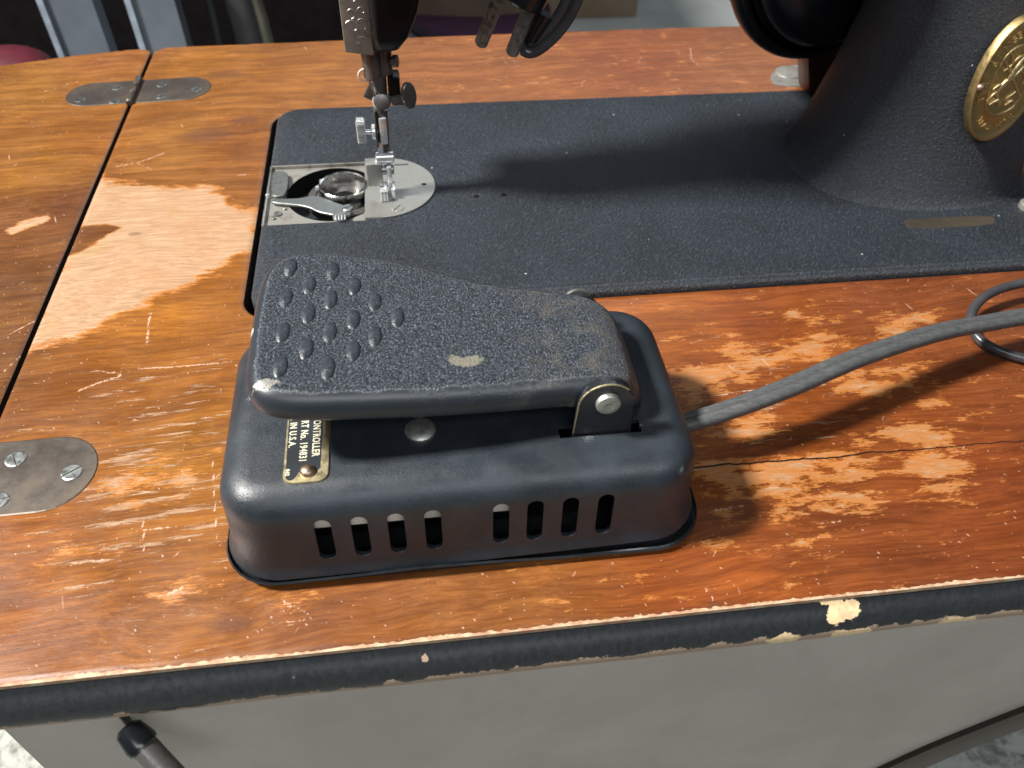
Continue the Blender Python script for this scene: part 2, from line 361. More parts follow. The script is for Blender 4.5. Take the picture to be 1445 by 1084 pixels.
# wood of the cabinet: colour field, wear field and scratches live on the surface
def wood_mat():
    t = NT("worn_orange_veneer")
    base = t.attr('tone', 'Color'); wear = t.attr('wear')
    warp = t.n('ShaderNodeVectorMath', operation='ADD')
    wv = t.n('ShaderNodeVectorMath', operation='SCALE'); t.put(wv.inputs[0], t.noise(0.012, None, 2, 0.5, out='Color')); wv.inputs['Scale'].default_value = 22
    t.put(warp.inputs[0], t.coord()); t.put(warp.inputs[1], wv.outputs[0]); wc = warp.outputs[0]
    g1 = t.noise(1.0, t.mapping(scale=(0.010, 0.16, 0.16), rot=(0, 0, -0.05), v=wc), 5, 0.62, 0.8)
    g2 = t.noise(1.0, t.mapping(scale=(0.045, 0.9, 0.9), rot=(0, 0, -0.04), v=wc), 5, 0.7)
    g3 = t.noise(1.0, t.mapping(scale=(0.16, 2.6, 2.6), rot=(0, 0, -0.04), v=wc), 3, 0.6)
    blot = t.noise(0.022, None, 5, 0.62, 0.5)
    c = t.mix(t.ramp(g1, 0.34, 0.68), (0.74, 0.69, 0.64), (1.12, 1.12, 1.08)); c = t.mix(1.0, base, c, 'MULTIPLY')
    c = t.mix(1.0, c, t.mix(t.ramp(g2, 0.36, 0.66), (0.76, 0.71, 0.66), (1.10, 1.12, 1.14)), 'MULTIPLY')
    c = t.mix(1.0, c, t.mix(t.ramp(blot, 0.3, 0.7), (0.82, 0.78, 0.76), (1.12, 1.12, 1.08)), 'MULTIPLY')
    pore = t.ramp(g3, 0.60, 0.70); c = t.mix(t.math('MULTIPLY', pore, 0.42), c, (0.06, 0.02, 0.008))
    # bare wood where the finish has gone
    bare = t.mix(t.ramp(g2, 0.3, 0.72), (0.25, 0.145, 0.075), (0.42, 0.275, 0.165))
    bare = t.mix(t.ramp(t.noise(0.05, None, 5, 0.7), 0.45, 0.7, 0, 0.7), bare, (0.31, 0.155, 0.07))
    bare = t.mix(t.ramp(t.noise(0.03, None, 4, 0.7), 0.58, 0.74, 0, 0.7), bare, (0.30, 0.20, 0.06))
    bare = t.mix(t.math('MULTIPLY', pore, 0.5), bare, (0.25, 0.12, 0.05))
    e1 = t.noise(0.10, t.mapping(scale=(0.5, 1.3, 1)), 7, 0.72); e2 = t.noise(0.9, t.mapping(scale=(0.18, 1.4, 1)), 4, 0.7)
    k = t.math('ADD', wear, t.math('ADD', t.math('MULTIPLY', t.math('SUBTRACT', e1, 0.5), t.ramp(t.sep()[0], 20, 120, 1.9, 3.3)), t.math('MULTIPLY', t.math('SUBTRACT', e2, 0.5), 0.9)))
    wmask = t.ramp(k, 0.50, 0.66)
    # random streaks of lost finish
    st = t.noise(1.0, t.mapping(scale=(0.035, 0.30, 1), rot=(0, 0, -0.06)), 7, 0.74)
    dens = t.attr('streak'); sk = t.ramp(t.math('ADD', st, t.math('MULTIPLY', dens, 0.16)), 0.665, 0.70)
    e3 = t.noise(0.22, t.mapping(scale=(0.35, 1.6, 1)), 5, 0.7)
    thin = t.math('MAXIMUM', t.ramp(e3, 0.44, 0.66, 0.18, 0.9), t.ramp(t.sep()[0], 20, 120, 0.93, 0.0))
    lost = t.math('MAXIMUM', t.math('MULTIPLY', wmask, thin), t.math('MULTIPLY', sk, t.ramp(e3, 0.40, 0.60, 0.5, 0.95)))
    # the finish thins to a lighter orange at the rim of each bare patch
    rim = t.ramp(k, 0.30, 0.52); c = t.mix(t.math('MULTIPLY', rim, 0.45), c, (0.62, 0.25, 0.06))
    c = t.mix(lost, c, bare)
    # flecks, nicks and scratches
    tot = None
    for sc, ang, st_, thr, r0 in ((0.17, 0.9, (0.7, 1.3), 0.80, 0.07), (0.11, -0.9, (0.3, 1.6), 0.90, 0.05), (0.34, 0.1, (0.8, 1.2), 0.84, 0.09), (0.07, 1.25, (0.2, 1.8), 0.90, 0.045)):
        v = t.mapping(scale=(st_[0], st_[1], 1.0), rot=(0, 0, ang), loc=(sc*91, sc*37, 0))
        nd = t.n('ShaderNodeTexVoronoi', feature='F1', voronoi_dimensions='2D'); t.put(nd.inputs['Vector'], v); nd.inputs['Scale'].default_value = sc
        kk = t.sep(nd.outputs['Color'])
        wob = t.math('MULTIPLY', t.math('SUBTRACT', t.noise(1.1, None, 5, .75), 0.5), 0.16)
        f = t.math('MULTIPLY', t.ramp(t.math('ADD', nd.outputs['Distance'], wob), r0*0.55, r0, 1, 0), t.ramp(kk[0], thr, thr+.02))
        f = t.math('MULTIPLY', f, t.ramp(kk[1], 0, 1, 0.1, 0.9, False))
        tot = f if tot is None else t.math('MAXIMUM', tot, f)
    c = t.mix(t.math('MULTIPLY', tot, 0.7), c, (0.56, 0.36, 0.25))
    scr = t.attr('scratch'); skk = t.ramp(t.math('ADD', scr, t.math('MULTIPLY', t.math('SUBTRACT', t.noise(0.8, None, 5, .75), 0.5), 2.2)), 0.62, 0.95); c = t.mix(t.math('MULTIPLY', skk, .7), c, (0.60, 0.40, 0.29))
    ds = t.attr('stain'); c = t.mix(t.math('MULTIPLY', t.ramp(t.math('ADD', ds, t.math('MULTIPLY', t.math('SUBTRACT', e1, .5), .8)), 0.3, 0.8), 0.55), c, (0.09, 0.035, 0.02))
    # the split in the top, right of the controller
    sp = t.sep(); line = t.math('MULTIPLY_ADD', sp[0], CRACK[0], CRACK[1]); wob = t.math('MULTIPLY', t.math('SUBTRACT', t.noise(0.05, t.mapping(scale=(1, 0, 0)), 5, 0.65), 0.5), 5.0)
    wid = t.ramp(sp[0], 150, 330, 0.40, 0.16)
    cr = t.math('LESS_THAN', t.math('ABSOLUTE', t.math('SUBTRACT', t.math('SUBTRACT', sp[1], line), wob)), wid)
    cr = t.math('MULTIPLY', cr, t.math('GREATER_THAN', sp[0], 146)); c = t.mix(cr, c, (0.015, 0.007, 0.004))
    h = t.math('ADD', t.math('MULTIPLY', g3, 0.25), t.math('ADD', t.math('MULTIPLY', lost, -0.55), t.math('MULTIPLY', cr, -2.5)))
    h = t.math('ADD', h, t.math('MULTIPLY', g2, 0.3)); h = t.math('ADD', h, t.math('MULTIPLY', tot, -0.5))
    nrm = t.bump(h, 0.55, 0.28)
    nrm = t.bump(t.noise(0.30, t.mapping(scale=(0.4, 1.2, 1)), 4, 0.6), 0.25, 0.35, nrm)
    sm = t.noise(0.05, None, 6, 0.7)
    r = t.math('ADD', t.ramp(sm, 0.3, 0.7, 0.30, 0.46), t.math('MULTIPLY', lost, 0.22))
    return t.out(c, r, 0.0, nrm, 0.5)
_c0, _c1 = at(985, 660), at(1445, 622); _k = (_c1.y-_c0.y)/(_c1.x-_c0.x); CRACK = (_k, _c0.y-_k*_c0.x)
m_wood = wood_mat(); m_edgewood = flat_mat('dark_gap_edge', (0.012, 0.008, 0.006), 0.7)  # edge stain taken near black, so the gap shade sits in the colour

TONES = [((50,120),(186,112,58)),((150,90),(190,108,66)),((60,230),(190,112,52)),((130,200),(178,98,50)),((40,400),(134,76,46)),((20,330),(150,84,52)),((10,500),(140,80,50)),((90,300),(140,76,50)),  # stain colours that also carry some of the shading over the top
 ((260,110),(190,110,52)),((400,90),(196,112,56)),((700,80),(190,102,56)),((900,80),(182,90,54)),((1050,100),(196,108,70)),((250,200),(194,116,62)),((330,200),(168,90,44)),((300,380),(196,108,40)),((200,450),(196,108,36)),
 ((100,520),(178,94,30)),((300,500),(186,102,46)),((150,600),(184,102,50)),((250,650),(200,116,44)),((150,800),(188,100,34)),((50,880),(178,92,42)),((300,850),(190,104,48)),((450,870),(186,100,56)),((200,720),(196,108,40)),((40,760),(180,92,36)),
 ((700,830),(190,106,60)),((1000,830),(182,84,38)),((1300,780),(166,78,42)),((1400,700),(166,74,38)),((1150,620),(164,76,34)),((1050,450),(184,86,38)),((1250,420),(172,84,54)),((1400,450),(160,78,48)),((950,430),(196,98,38)),((900,600),(186,92,40)),((1400,820),(170,78,44))]
PATCH = [  # outlines of bare wood in the photograph: (weight, points)
 (1.0, [(128,240),(150,255),(200,262),(300,266),(322,286),(350,296),(368,300),(365,352),(330,360),(300,385),(240,410),(190,432),(120,472),(60,487),(28,497),(60,430),(90,364)]),
 (0.95, [(1015,505),(1050,487),(1150,480),(1240,488),(1200,504),(1150,510),(1100,512),(1060,530),(1040,548),(1000,562),(972,574),(955,545),(940,525),(985,518)]),
 (0.9, [(1232,452),(1262,440),(1310,442),(1300,462),(1262,480),(1240,475)]), (0.8, [(1190,525),(1280,505),(1300,530),(1240,560),(1195,560)]),
 (1.0, [(985,664),(1100,652),(1200,640),(1345,632),(1372,650),(1330,686),(1278,698),(1290,668),(1250,656),(1180,668),(1150,690),(1245,708),(1232,720),(1130,716),(1060,694),(1000,690)]),
 (0.9, [(1205,622),(1285,585),(1310,598),(1350,622),(1260,630)]), (0.8, [(1265,600),(1300,560),(1320,566),(1310,600)]), (0.8,[(985,600),(1060,590),(1110,600),(1040,622),(985,625)]),
 (0.8, [(1028,728),(1060,708),(1078,714),(1050,728)]), (0.8, [(1000,764),(1050,756),(1060,764),(1010,772)]), (0.8, [(1060,772),(1115,764),(1115,772),(1070,778)]),
 (0.85, [(130,688),(180,678),(290,662),(250,684),(160,704)]), (0.8, [(150,706),(200,696),(235,698),(190,712)]), (0.85, [(225,652),(270,636),(305,634),(290,646)]), (0.7, [(170,668),(230,652),(252,656),(190,676)]),
 (0.9, [(228,838),(255,826),(296,828),(285,842),(240,852)]), (0.8, [(76,779),(130,776),(170,774),(130,784)]), (0.7,[(400,838),(432,834),(440,850),(410,850)]), (0.9, [(28,314),(66,304),(70,310),(40,320)]), (0.9, [(10,324),(30,316),(38,322),(16,330)]), (0.8,[(-10,335),(8,332),(14,340),(-10,346)]),
 (0.8, [(1130,445),(1170,440),(1180,450),(1140,452)]), (0.9, [(1170,120),(1110,118),(1090,112),(1120,108)]), (0.55,[(235,300),(262,296),(270,310),(245,322)])]
ISLAND = [(95,356),(108,322),(150,316),(168,322),(130,345),(112,356)]
SCRATCH = [  # (width mm, pixel polyline)
 (0.8,[(165,235),(200,228),(232,216)]),(0.5,[(170,220),(215,240)]),(1.0,[(212,442),(207,485)]),(0.9,[(110,552),(140,540),(172,530)]),(0.9,[(145,525),(170,527)]),(0.9,[(195,520),(250,518),(330,510)]),(0.7,[(335,247),(360,247)]),
 (0.6,[(300,650),(305,760)]),(0.6,[(202,735),(203,778)]),(0.7,[(398,846),(425,862)]),(0.7,[(402,852),(440,868)]),(0.5,[(700,185-70),(715,110)]),(0.8,[(740,117),(760,117)]),(0.8,[(766,117),(790,119)]),(0.9,[(974,68),(976,84),(988,94)]),(0.6,[(990,84),(1020,74)]),(0.5,[(1020,68),(1045,66)]),
 (0.9,[(1010,720),(1050,714)]),(0.7,[(1158,738),(1190,734)]),(0.5,[(995,830),(1010,850)]),(0.5,[(1035,826),(1050,842)]),(0.5,[(0,480),(60,446)]),(0.6,[(0,530),(30,500)]),(0.5,[(60,130),(110,115)]),(0.5,[(640,130),(660,122)]),
 (0.6,[(900,90),(905,80)]),(0.5,[(1180,790),(1184,792)]),(0.7,[(100,795),(150,790)]),(0.7,[(180,752),(250,742)]),(0.6,[(820,130-10),(826,112)]),(1.1,[(238,838),(256,830)]),(0.7,[(1000,560),(1080,548)]),(0.6,[(395,880),(430,876)])]
STAIN = [((0,845),(12,5)),((18,843),(6,4)),((290,190),(18,10)),((345,170),(10,5)),((320,105),(12,8)),((1010,855),(3,2)),((325,880),(8,4)),((520,260),(4,4)),((460,60),(6,2)),((190,330),(4,2))]

def seg_d(px, py, a, b):
    dx, dy = b[0]-a[0], b[1]-a[1]; L = dx*dx+dy*dy+1e-9; t = np.clip(((px-a[0])*dx+(py-a[1])*dy)/L, 0, 1); return np.hypot(px-a[0]-t*dx, py-a[1]-t*dy)
def poly_sd(px, py, P):
    d = np.full(px.shape, 1e9); ins = np.zeros(px.shape, bool); n = len(P)
    for i in range(n):
        a, b = P[i], P[(i+1) % n]; d = np.minimum(d, seg_d(px, py, a, b))
        with np.errstate(divide='ignore', invalid='ignore'):
            cr = ((a[1] > py) != (b[1] > py)) & (px < (b[0]-a[0])*(py-a[1])/((b[1]-a[1]) if b[1] != a[1] else 1e-9)+a[0])
        ins ^= cr
    return np.where(ins, d, -d)
_g = lambda q: tuple(at(*q))[:2]
def wood_attributes(me, px, py):
    TP = np.array([_g(q) for q, _ in TONES]); TC = np.array([lin(*c) for _, c in TONES])*np.array([0.465, 0.63, 0.53])
    num = np.zeros((len(px), 3)); den = np.zeros(len(px))
    for (x, y), c in zip(TP, TC):
        wgt = 1/((px-x)**2+(py-y)**2+160)**1.5; num += wgt[:, None]*c; den += wgt
    col = num/den[:, None]
    wear = np.zeros(len(px))
    for wt, P in PATCH:
        G = [_g(q) for q in P]; lo = np.min(G, 0)-14; hi = np.max(G, 0)+14; sel = np.where((px > lo[0]) & (px < hi[0]) & (py > lo[1]) & (py < hi[1]))[0]
        if len(sel) == 0: continue
        s = poly_sd(px[sel], py[sel], G); soft = 14.0 if P is PATCH[0][1] else 22.0
        wear[sel] = np.maximum(wear[sel], np.clip((0.5 if P is PATCH[0][1] else 0.40)+s/soft*1.0, 0, 1.15)*wt)
    G = [_g(q) for q in ISLAND]; s = poly_sd(px, py, G); wear *= np.clip(0.4-s/5, 0, 1)
    LF = px < -84.5; wl = np.zeros(len(px))
    for wt, P in PATCH[17:20]:
        G = [_g(q) for q in P]; wl = np.maximum(wl, np.clip(0.62+poly_sd(px, py, G)/4, 0, 1.0)*wt)
    wear[LF] = wl[LF]
    scr = np.zeros(len(px))
    for wd, P in SCRATCH:
        G = [_g(q) for q in P]
        for a, b in zip(G[:-1], G[1:]): scr = np.maximum(scr, np.clip(1.15-seg_d(px, py, a, b)/(wd*1.1), 0, 1))
    st = np.zeros(len(px))
    for q, (rx, ry) in STAIN:
        x, y = _g(q); st = np.maximum(st, np.clip(1-np.hypot((px-x)/rx, (py-y)/ry)*.6, 0, 1))
    dens = np.full(len(px), 0.0)
    for (q, rad, k) in (((230,680),50,.62),((200,540),45,.3),((250,820),60,.25),((1100,640),70,.45),((1250,560),50,.25),((1050,500),40,.3),((60,470),30,.1),((1200,90),90,-.2),((300,150),90,-.6),((700,90),160,-.7),((60,150),80,-.7),((1300,780),90,-.4)):
        x, y = _g(q); dens += k*np.exp(-((px-x)**2+(py-y)**2)/(rad*rad))
    a = me.color_attributes.new('tone', 'FLOAT_COLOR', 'POINT'); a.data.foreach_set('color', np.column_stack([col, np.ones(len(px))]).ravel().astype(np.float32))
    for nm, arr in (('wear', wear), ('scratch', scr), ('stain', st), ('streak', dens)):
        a = me.attributes.new(nm, 'FLOAT', 'POINT'); a.data.foreach_set('value', arr.astype(np.float32))

def rr_sd(x, y, x0, x1, y0, y1, r):          # >0 inside
    cx, cy = (x0+x1)/2, (y0+y1)/2; qx = abs(x-cx)-(x1-x0)/2+r; qy = abs(y-cy)-(y1-y0)/2+r
    return -(np.hypot(np.maximum(qx, 0), np.maximum(qy, 0))+np.minimum(np.maximum(qx, qy), 0)-r)
def sheet(name, sdf, x0, x1, y0, y1, step, parent, thick=19, lip=1.3):
    nx = int(round((x1-x0)/step))+1; ny = int(round((y1-y0)/step))+1
    X, Y = np.meshgrid(np.linspace(x0, x1, nx), np.linspace(y0, y1, ny), indexing='ij')
    D = sdf(X, Y); Cx = (X[:-1, :-1]+X[1:, 1:])/2; Cy = (Y[:-1, :-1]+Y[1:, 1:])/2; keep = sdf(Cx, Cy) > 0
    idx = np.arange(nx*ny).reshape(nx, ny); q = np.stack([idx[:-1, :-1], idx[1:, :-1], idx[1:, 1:], idx[:-1, 1:]], -1)[keep]
    cnt = np.zeros(nx*ny, int); np.add.at(cnt, q.ravel(), 1); px, py = X.ravel().copy(), Y.ravel().copy()
    bnd = np.where((cnt > 0) & (cnt < 4))[0]; e = 0.05
    for _ in range(3):
        d = sdf(px[bnd], py[bnd]); gx = (sdf(px[bnd]+e, py[bnd])-sdf(px[bnd]-e, py[bnd]))/(2*e); gy = (sdf(px[bnd], py[bnd]+e)-sdf(px[bnd], py[bnd]-e))/(2*e)
        L = np.maximum(gx*gx+gy*gy, .2); px[bnd] -= d*gx/L; py[bnd] -= d*gy/L
    used = np.unique(q); re = -np.ones(nx*ny, int); re[used] = np.arange(len(used)); px, py = px[used], py[used]; q = re[q]
    d = np.clip(sdf(px, py), 0, 99); pz = -np.where(d < lip, (lip-d)**2/lip*0.5, 0)
    me = bpy.data.meshes.new(name)
    # skirt: the boundary edges pulled straight down
    ed = np.concatenate([q[:, [0, 1]], q[:, [1, 2]], q[:, [2, 3]], q[:, [3, 0]]]); key = np.sort(ed, 1); k = key[:, 0]*len(px)+key[:, 1]
    u, inv, c = np.unique(k, return_inverse=True, return_counts=True); be = ed[c[inv] == 1]; bv = np.unique(be); m2 = -np.ones(len(px), int); m2[bv] = len(px)+np.arange(len(bv))
    V = np.column_stack([px, py, pz]); V = np.concatenate([V, np.column_stack([px[bv], py[bv], np.full(len(bv), -float(thick))])])
    side = np.column_stack([be[:, 1], be[:, 0], m2[be[:, 0]], m2[be[:, 1]]]); q = np.concatenate([q, side])
    me.vertices.add(len(V)); me.vertices.foreach_set('co', (V*S).ravel().astype(np.float32)); me.loops.add(q.size); me.loops.foreach_set('vertex_index', q.ravel().astype(np.int32))
    me.polygons.add(len(q)); me.polygons.foreach_set('loop_start', (np.arange(len(q))*4).astype(np.int32)); me.polygons.foreach_set('loop_total', np.full(len(q), 4, np.int32)); me.update(calc_edges=True); me.validate()
    wood_attributes(me, V[:, 0], V[:, 1])
    o = link_mesh(name, me, m_wood, parent, True); me.materials.append(m_edgewood)
    mi = np.zeros(len(me.polygons), np.int32); mi[len(q)-len(side):] = 1; me.polygons.foreach_set('material_index', mi); me.set_sharp_from_angle(angle=math.radians(50)); o.location = -parent.location
    return o

# ================================================================== floor
t = NT("mottled_floor")
nz = t.noise(0.02, None, 7, 0.72, 0.5); c = t.mix(t.ramp(nz, 0.46, 0.62), (0.46, 0.47, 0.42), (0.13, 0.135, 0.12)); c = t.mix(t.ramp(t.noise(0.05, None, 6, .75), .5, .66, 0, .6), c, (0.09, 0.095, 0.085))
m_floor = t.out(c, 0.6)
fl = make('floor', [(-6000, -5000, -700), (8000, -5000, -700), (8000, 9000, -700), (-6000, 9000, -700)], [[0, 1, 2, 3]], m_floor); fl['kind'] = 'structure'

# ================================================================== sewing cabinet
YF, YB = -149.3, 277.5
cab = thing('sewing_cabinet', 'worn orange brown wooden sewing cabinet top with black front edge and grey front', 'sewing cabinet', (90, 60, -700))
BX0, BX1, BY0, BY1, BR = -3.6, 390.0, 0.5, 178.2, 13.0
def main_sd(x, y):
    back = np.interp(x, [-83, -74, -48, 40, 231, 300, 600], [271.5, 273.4, 273.8, 276.6, 281, 281, 281])
    yb = back-y
    body = np.minimum(np.minimum(x+83.4, yb), np.minimum(y-YF, 430-x))
    cx, cy, r = -83.4+11, 273.4-12, 11.5      # rounded back corner by the gap
    corner = np.where((x < cx) & (y > cy), r-np.hypot((x-cx)*1.0, y-cy)+0.5, 99); body = np.minimum(body, corner)
    hole = rr_sd(x, y, BX0, BX1, BY0, BY1, BR); return np.minimum(body, -hole)
sheet('table_top', main_sd, -84, 430, -150, 282, 1.0, cab)
def leaf_sd(x, y):
    back = np.interp(x, [-260, -171, -132, -100, -92], [238, 253.5, 264.8, 271, 272.5])
    body = np.minimum(np.minimum(-85.6-x, back-y), y-YF); cx, cy = -85.6-8, 271.5-9
    return np.minimum(np.minimum(body, x+250), np.where((x > cx) & (y > cy), 9-np.hypot(x-cx, y-cy)+.3, 99))
sheet('side_leaf', leaf_sd, -200, -85, -150, 275, 1.25, cab)
# dark carcass under the gap and under the machine
box('carcass', (-62, -120, -140), (420, 255, -32), m_dark, cab, 1)
box('gap_rail', (-95, -140, -32), (-74, 262, -20), m_dark, cab, 1)
# raw veneer edge, ragged towards the top
def ragged():
    vs = []; fs = []; xs = np.arange(-200, 430, 0.8); n = len(xs)
    for i, x in enumerate(xs):
        a = noise.noise(Vector((x*0.05, 0, 0)))*0.5+noise.noise(Vector((x*0.45, 3, 0)))*0.45+noise.noise(Vector((x*1.3, 9, 0)))*0.3
        wdt = max(0.04, 0.62+a*1.5-0.001*x); vs += [(x, YF+wdt, -0.05), (x, YF+wdt*0.5, 0.10), (x, YF-0.45, -0.12), (x, YF-0.55, -1.6)]
    for i in range(n-1):
        for k in range(3): fs.append([i*4+k, i*4+k+1, i*4+k+5, i*4+k+4])
    return vs, fs
t = NT('raw_veneer'); nz = t.noise(0.5, t.mapping(scale=(.4, 1, 1)), 5, .7)
c = t.mix(t.ramp(nz, .35, .65), (0.52, 0.41, 0.27), (0.36, 0.20, 0.11)); c = t.mix(t.ramp(t.noise(0.12, None, 5, .7), .52, .68), c, (0.42, 0.20, 0.12)); m_raw = t.out(c, .7, 0, t.bump(nz, .5, .3))
v, f = ragged(); make('veneer_edge', v, f, m_raw, cab)
# black bullnose moulding
t = NT('chipped_black_trim')
chip = t.attr('chip'); e = t.noise(0.35, t.mapping(scale=(.6, 1, 1)), 6, .72); k = t.math('ADD', chip, t.math('MULTIPLY', t.math('SUBTRACT', e, .5), 1.0)); mk = t.ramp(k, .50, .53)
st = t.noise(0.7, t.mapping(scale=(1, .6, .6), rot=(0.6, 0, 0.6)), 6, .75)
c = t.mix(t.ramp(st, .2, .8), (0.013, 0.015, 0.017), (0.024, 0.027, 0.030)); c = t.mix(t.ramp(t.noise(.2, None, 6, .75), .64, .8, 0, .5), c, (0.10, 0.085, 0.08))
d = t.voro(0.09, t.mapping(rot=(.3, .2, .3))); cl = t.sep(t.voro(0.09, t.mapping(rot=(.3, .2, .3)), out='Color')); c = t.mix(t.math('MULTIPLY', t.ramp(d, .04, .07, 1, 0), t.ramp(cl[0], .7, .72)), c, (.55, .50, .42))
pale = t.attr('pale'); cc = t.mix(pale, (0.30, 0.225, 0.17), (0.80, 0.60, 0.34)); cc = t.mix(t.ramp(t.noise(.5, None, 5), .4, .7, 0, .4), cc, (.35, .22, .13)); c = t.mix(mk, c, cc)
m_trim = t.out(c, t.math('ADD', t.ramp(st, .3, .7, .32, .42), t.math('MULTIPLY', mk, .3)), 0, t.bump(t.math('ADD', t.math('MULTIPLY', st, .35), t.math('MULTIPLY', mk, -2.2)), .3, .3))
prof = spline([(-149.6, -1.5, 0), (-151.0, -3.6, 0), (-153.6, -6.2, 0), (-155.6, -9.6, 0), (-156.0, -12.8, 0), (-154.6, -15.8, 0), (-152.6, -17.6, 0), (-151.2, -19.2, 0), (-149.0, -20.4, 0)], 4)
xs = np.arange(-205, 431, 0.8); vs = []; fs = []; n = len(prof); chipv = []; palev = []
CH = [((1188,872),-154.6,3.6,3.0),((1204,872),-155,3.4,2.4),((1196,884),-153.6,4.6,2.2),((1222,886),-153.2,3.2,1.2),((1100,890),-153,3.5,2.2),((1345,866),-153.2,4.4,1.8),((560,957),-152.5,3.6,2.4),((1270,880),-152.5,6,1.2),((1400,862),-152,10,1.5),((800,935),-152.3,6,1.4),((910,925),-152.3,4,1.3),((75,1012),-152.3,2.6,2.2),((170,1000),-153.5,1.3,1.3),((600,940),-155,0.9,.9),((1180,868),-155,3,1.8)]
CHW = [(atY(q[0], q[1], Y), a, b) for q, Y, a, b in CH]
for x in xs:
    wob = 0.35*noise.noise(Vector((x*0.02, 5, 0)))
    for (y, z, _) in prof:
        vs.append((x, y+wob, z+wob*.5))
        edge = noise.noise(Vector((x*0.035, 1, 0)))*1.6+noise.noise(Vector((x*0.16, 7, 0)))*1.3+(0.9 if x > 90 else -0.6 if x < 30 else 0.3)
        cval = 0.5+(-(z+11.2)+edge*1.2)*0.16; pv = 0.05
        for p, a, b in CHW:
            dd = math.hypot((x-p.x)/a, (z-p.z)/b); cval = max(cval, 1.05-dd*0.5)
            if dd < 1.5 and p.x > 140: pv = max(pv, 1.0)
        chipv.append(cval); palev.append(pv)
for i in range(len(xs)-1):
    for k in range(n-1): fs.append([i*n+k, i*n+k+1, (i+1)*n+k+1, (i+1)*n+k])
tr = make('edge_moulding', vs, fs, m_trim, cab, True)
for nm, arr in (('chip', chipv), ('pale', palev)):
    a = tr.data.attributes.new(nm, 'FLOAT', 'POINT'); a.data.foreach_set('value', np.array(arr, np.float32))
# grey front panel with an arched lower edge
t = NT('grey_painted_panel'); nz = t.noise(0.014, None, 6, .7, .4); c = t.mix(t.ramp(nz, .25, .75), (0.35, 0.32, 0.285), (0.44, 0.41, 0.37)); c = t.mix(t.ramp(t.noise(.06, t.mapping(scale=(.5, 1, .8)), 6, .75), .66, .82, 0, .3), c, (.13, .12, .11))
m_panel = t.out(c, .55, 0, t.bump(t.noise(.3, None, 5), .15, .4))
outl = [(-63, -18), (430, -18), (430, -78), (372, -100), (345, -114), (321, -135), (291, -172), (262, -225), (245, -290), (240, -330), (-63, -330)]
yA, yB2 = -149.0, -136.0; vs = [(x, yA, z) for x, z in outl]+[(x, yB2, z) for x, z in outl]; n = len(outl); fs = [list(range(n)), list(range(n, 2*n))[::-1]]+[[i, (i+1) % n, n+(i+1) % n, n+i] for i in range(n)]
make('front_panel', vs, fs, m_panel, cab)
m_brown = flat_mat('arch_shadow_brown', (0.035, 0.022, 0.018), .5)
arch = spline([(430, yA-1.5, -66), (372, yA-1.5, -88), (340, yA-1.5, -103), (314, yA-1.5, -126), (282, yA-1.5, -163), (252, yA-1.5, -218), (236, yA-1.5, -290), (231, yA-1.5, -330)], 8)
sweep('arch_shadow_strip', arch, [(-13, -2), (11, -2), (11, .8), (6, 1.6), (-8, 1.4), (-13, .1)], m_brown, cab, up=(0, -1, 0))  # thin dark strip added in place of the shadow along the arch
box('side_panel', (-62.9, -135.9, -330), (-54, 250, -20), m_panel, cab, 1)
# hinges let into the top
def slot_screw(name, p, r, ang, parent, mat=m_screw, h=0.35, tall=0.0, axis=(0, 0, 1), sunk=0.0):
    # a slotted screw head: a domed disc with a real groove, built as two halves on a recessed floor
    p = Vector(p); a = Vector(axis).normalized(); q = a.to_track_quat('Z', 'Y'); U_ = q @ Vector((math.cos(ang), math.sin(ang), 0)); V_ = q @ Vector((-math.sin(ang), math.cos(ang), 0)); g = r*0.13
    vs = []; fs = []
    for sgn in (1, -1):
        b = len(vs); N = 14; ring = []
        a0 = math.asin(g/r)
        for k in range(N+1):
            th = a0+(math.pi-2*a0)*k/N; ring.append((math.cos(th)*r, sgn*math.sin(th)*r))
        for kx, hh in ((1, -0.2), (1, h*0.55+tall), (0.86, h+tall)):
            for x, y in ring: vs.append(p+U_*x*kx+V_*(sgn*g+(y-sgn*g)*kx)+a*hh)
        m = N+1
        for i in range(2):
            for k in range(m): k2 = (k+1) % m; fs.append([b+i*m+k, b+i*m+k2, b+(i+1)*m+k2, b+(i+1)*m+k])
        fs.append([b+2*m+k for k in range(m)])
    b = len(vs)
    for k in range(16): th = 2*math.pi*k/16; vs.append(p+U_*r*.98*math.cos(th)+V_*r*.98*math.sin(th)+a*(0.02+tall*.4))
    fs.append([b+k for k in range(16)])
    o = make(name, vs, fs, mat, parent, False); return o
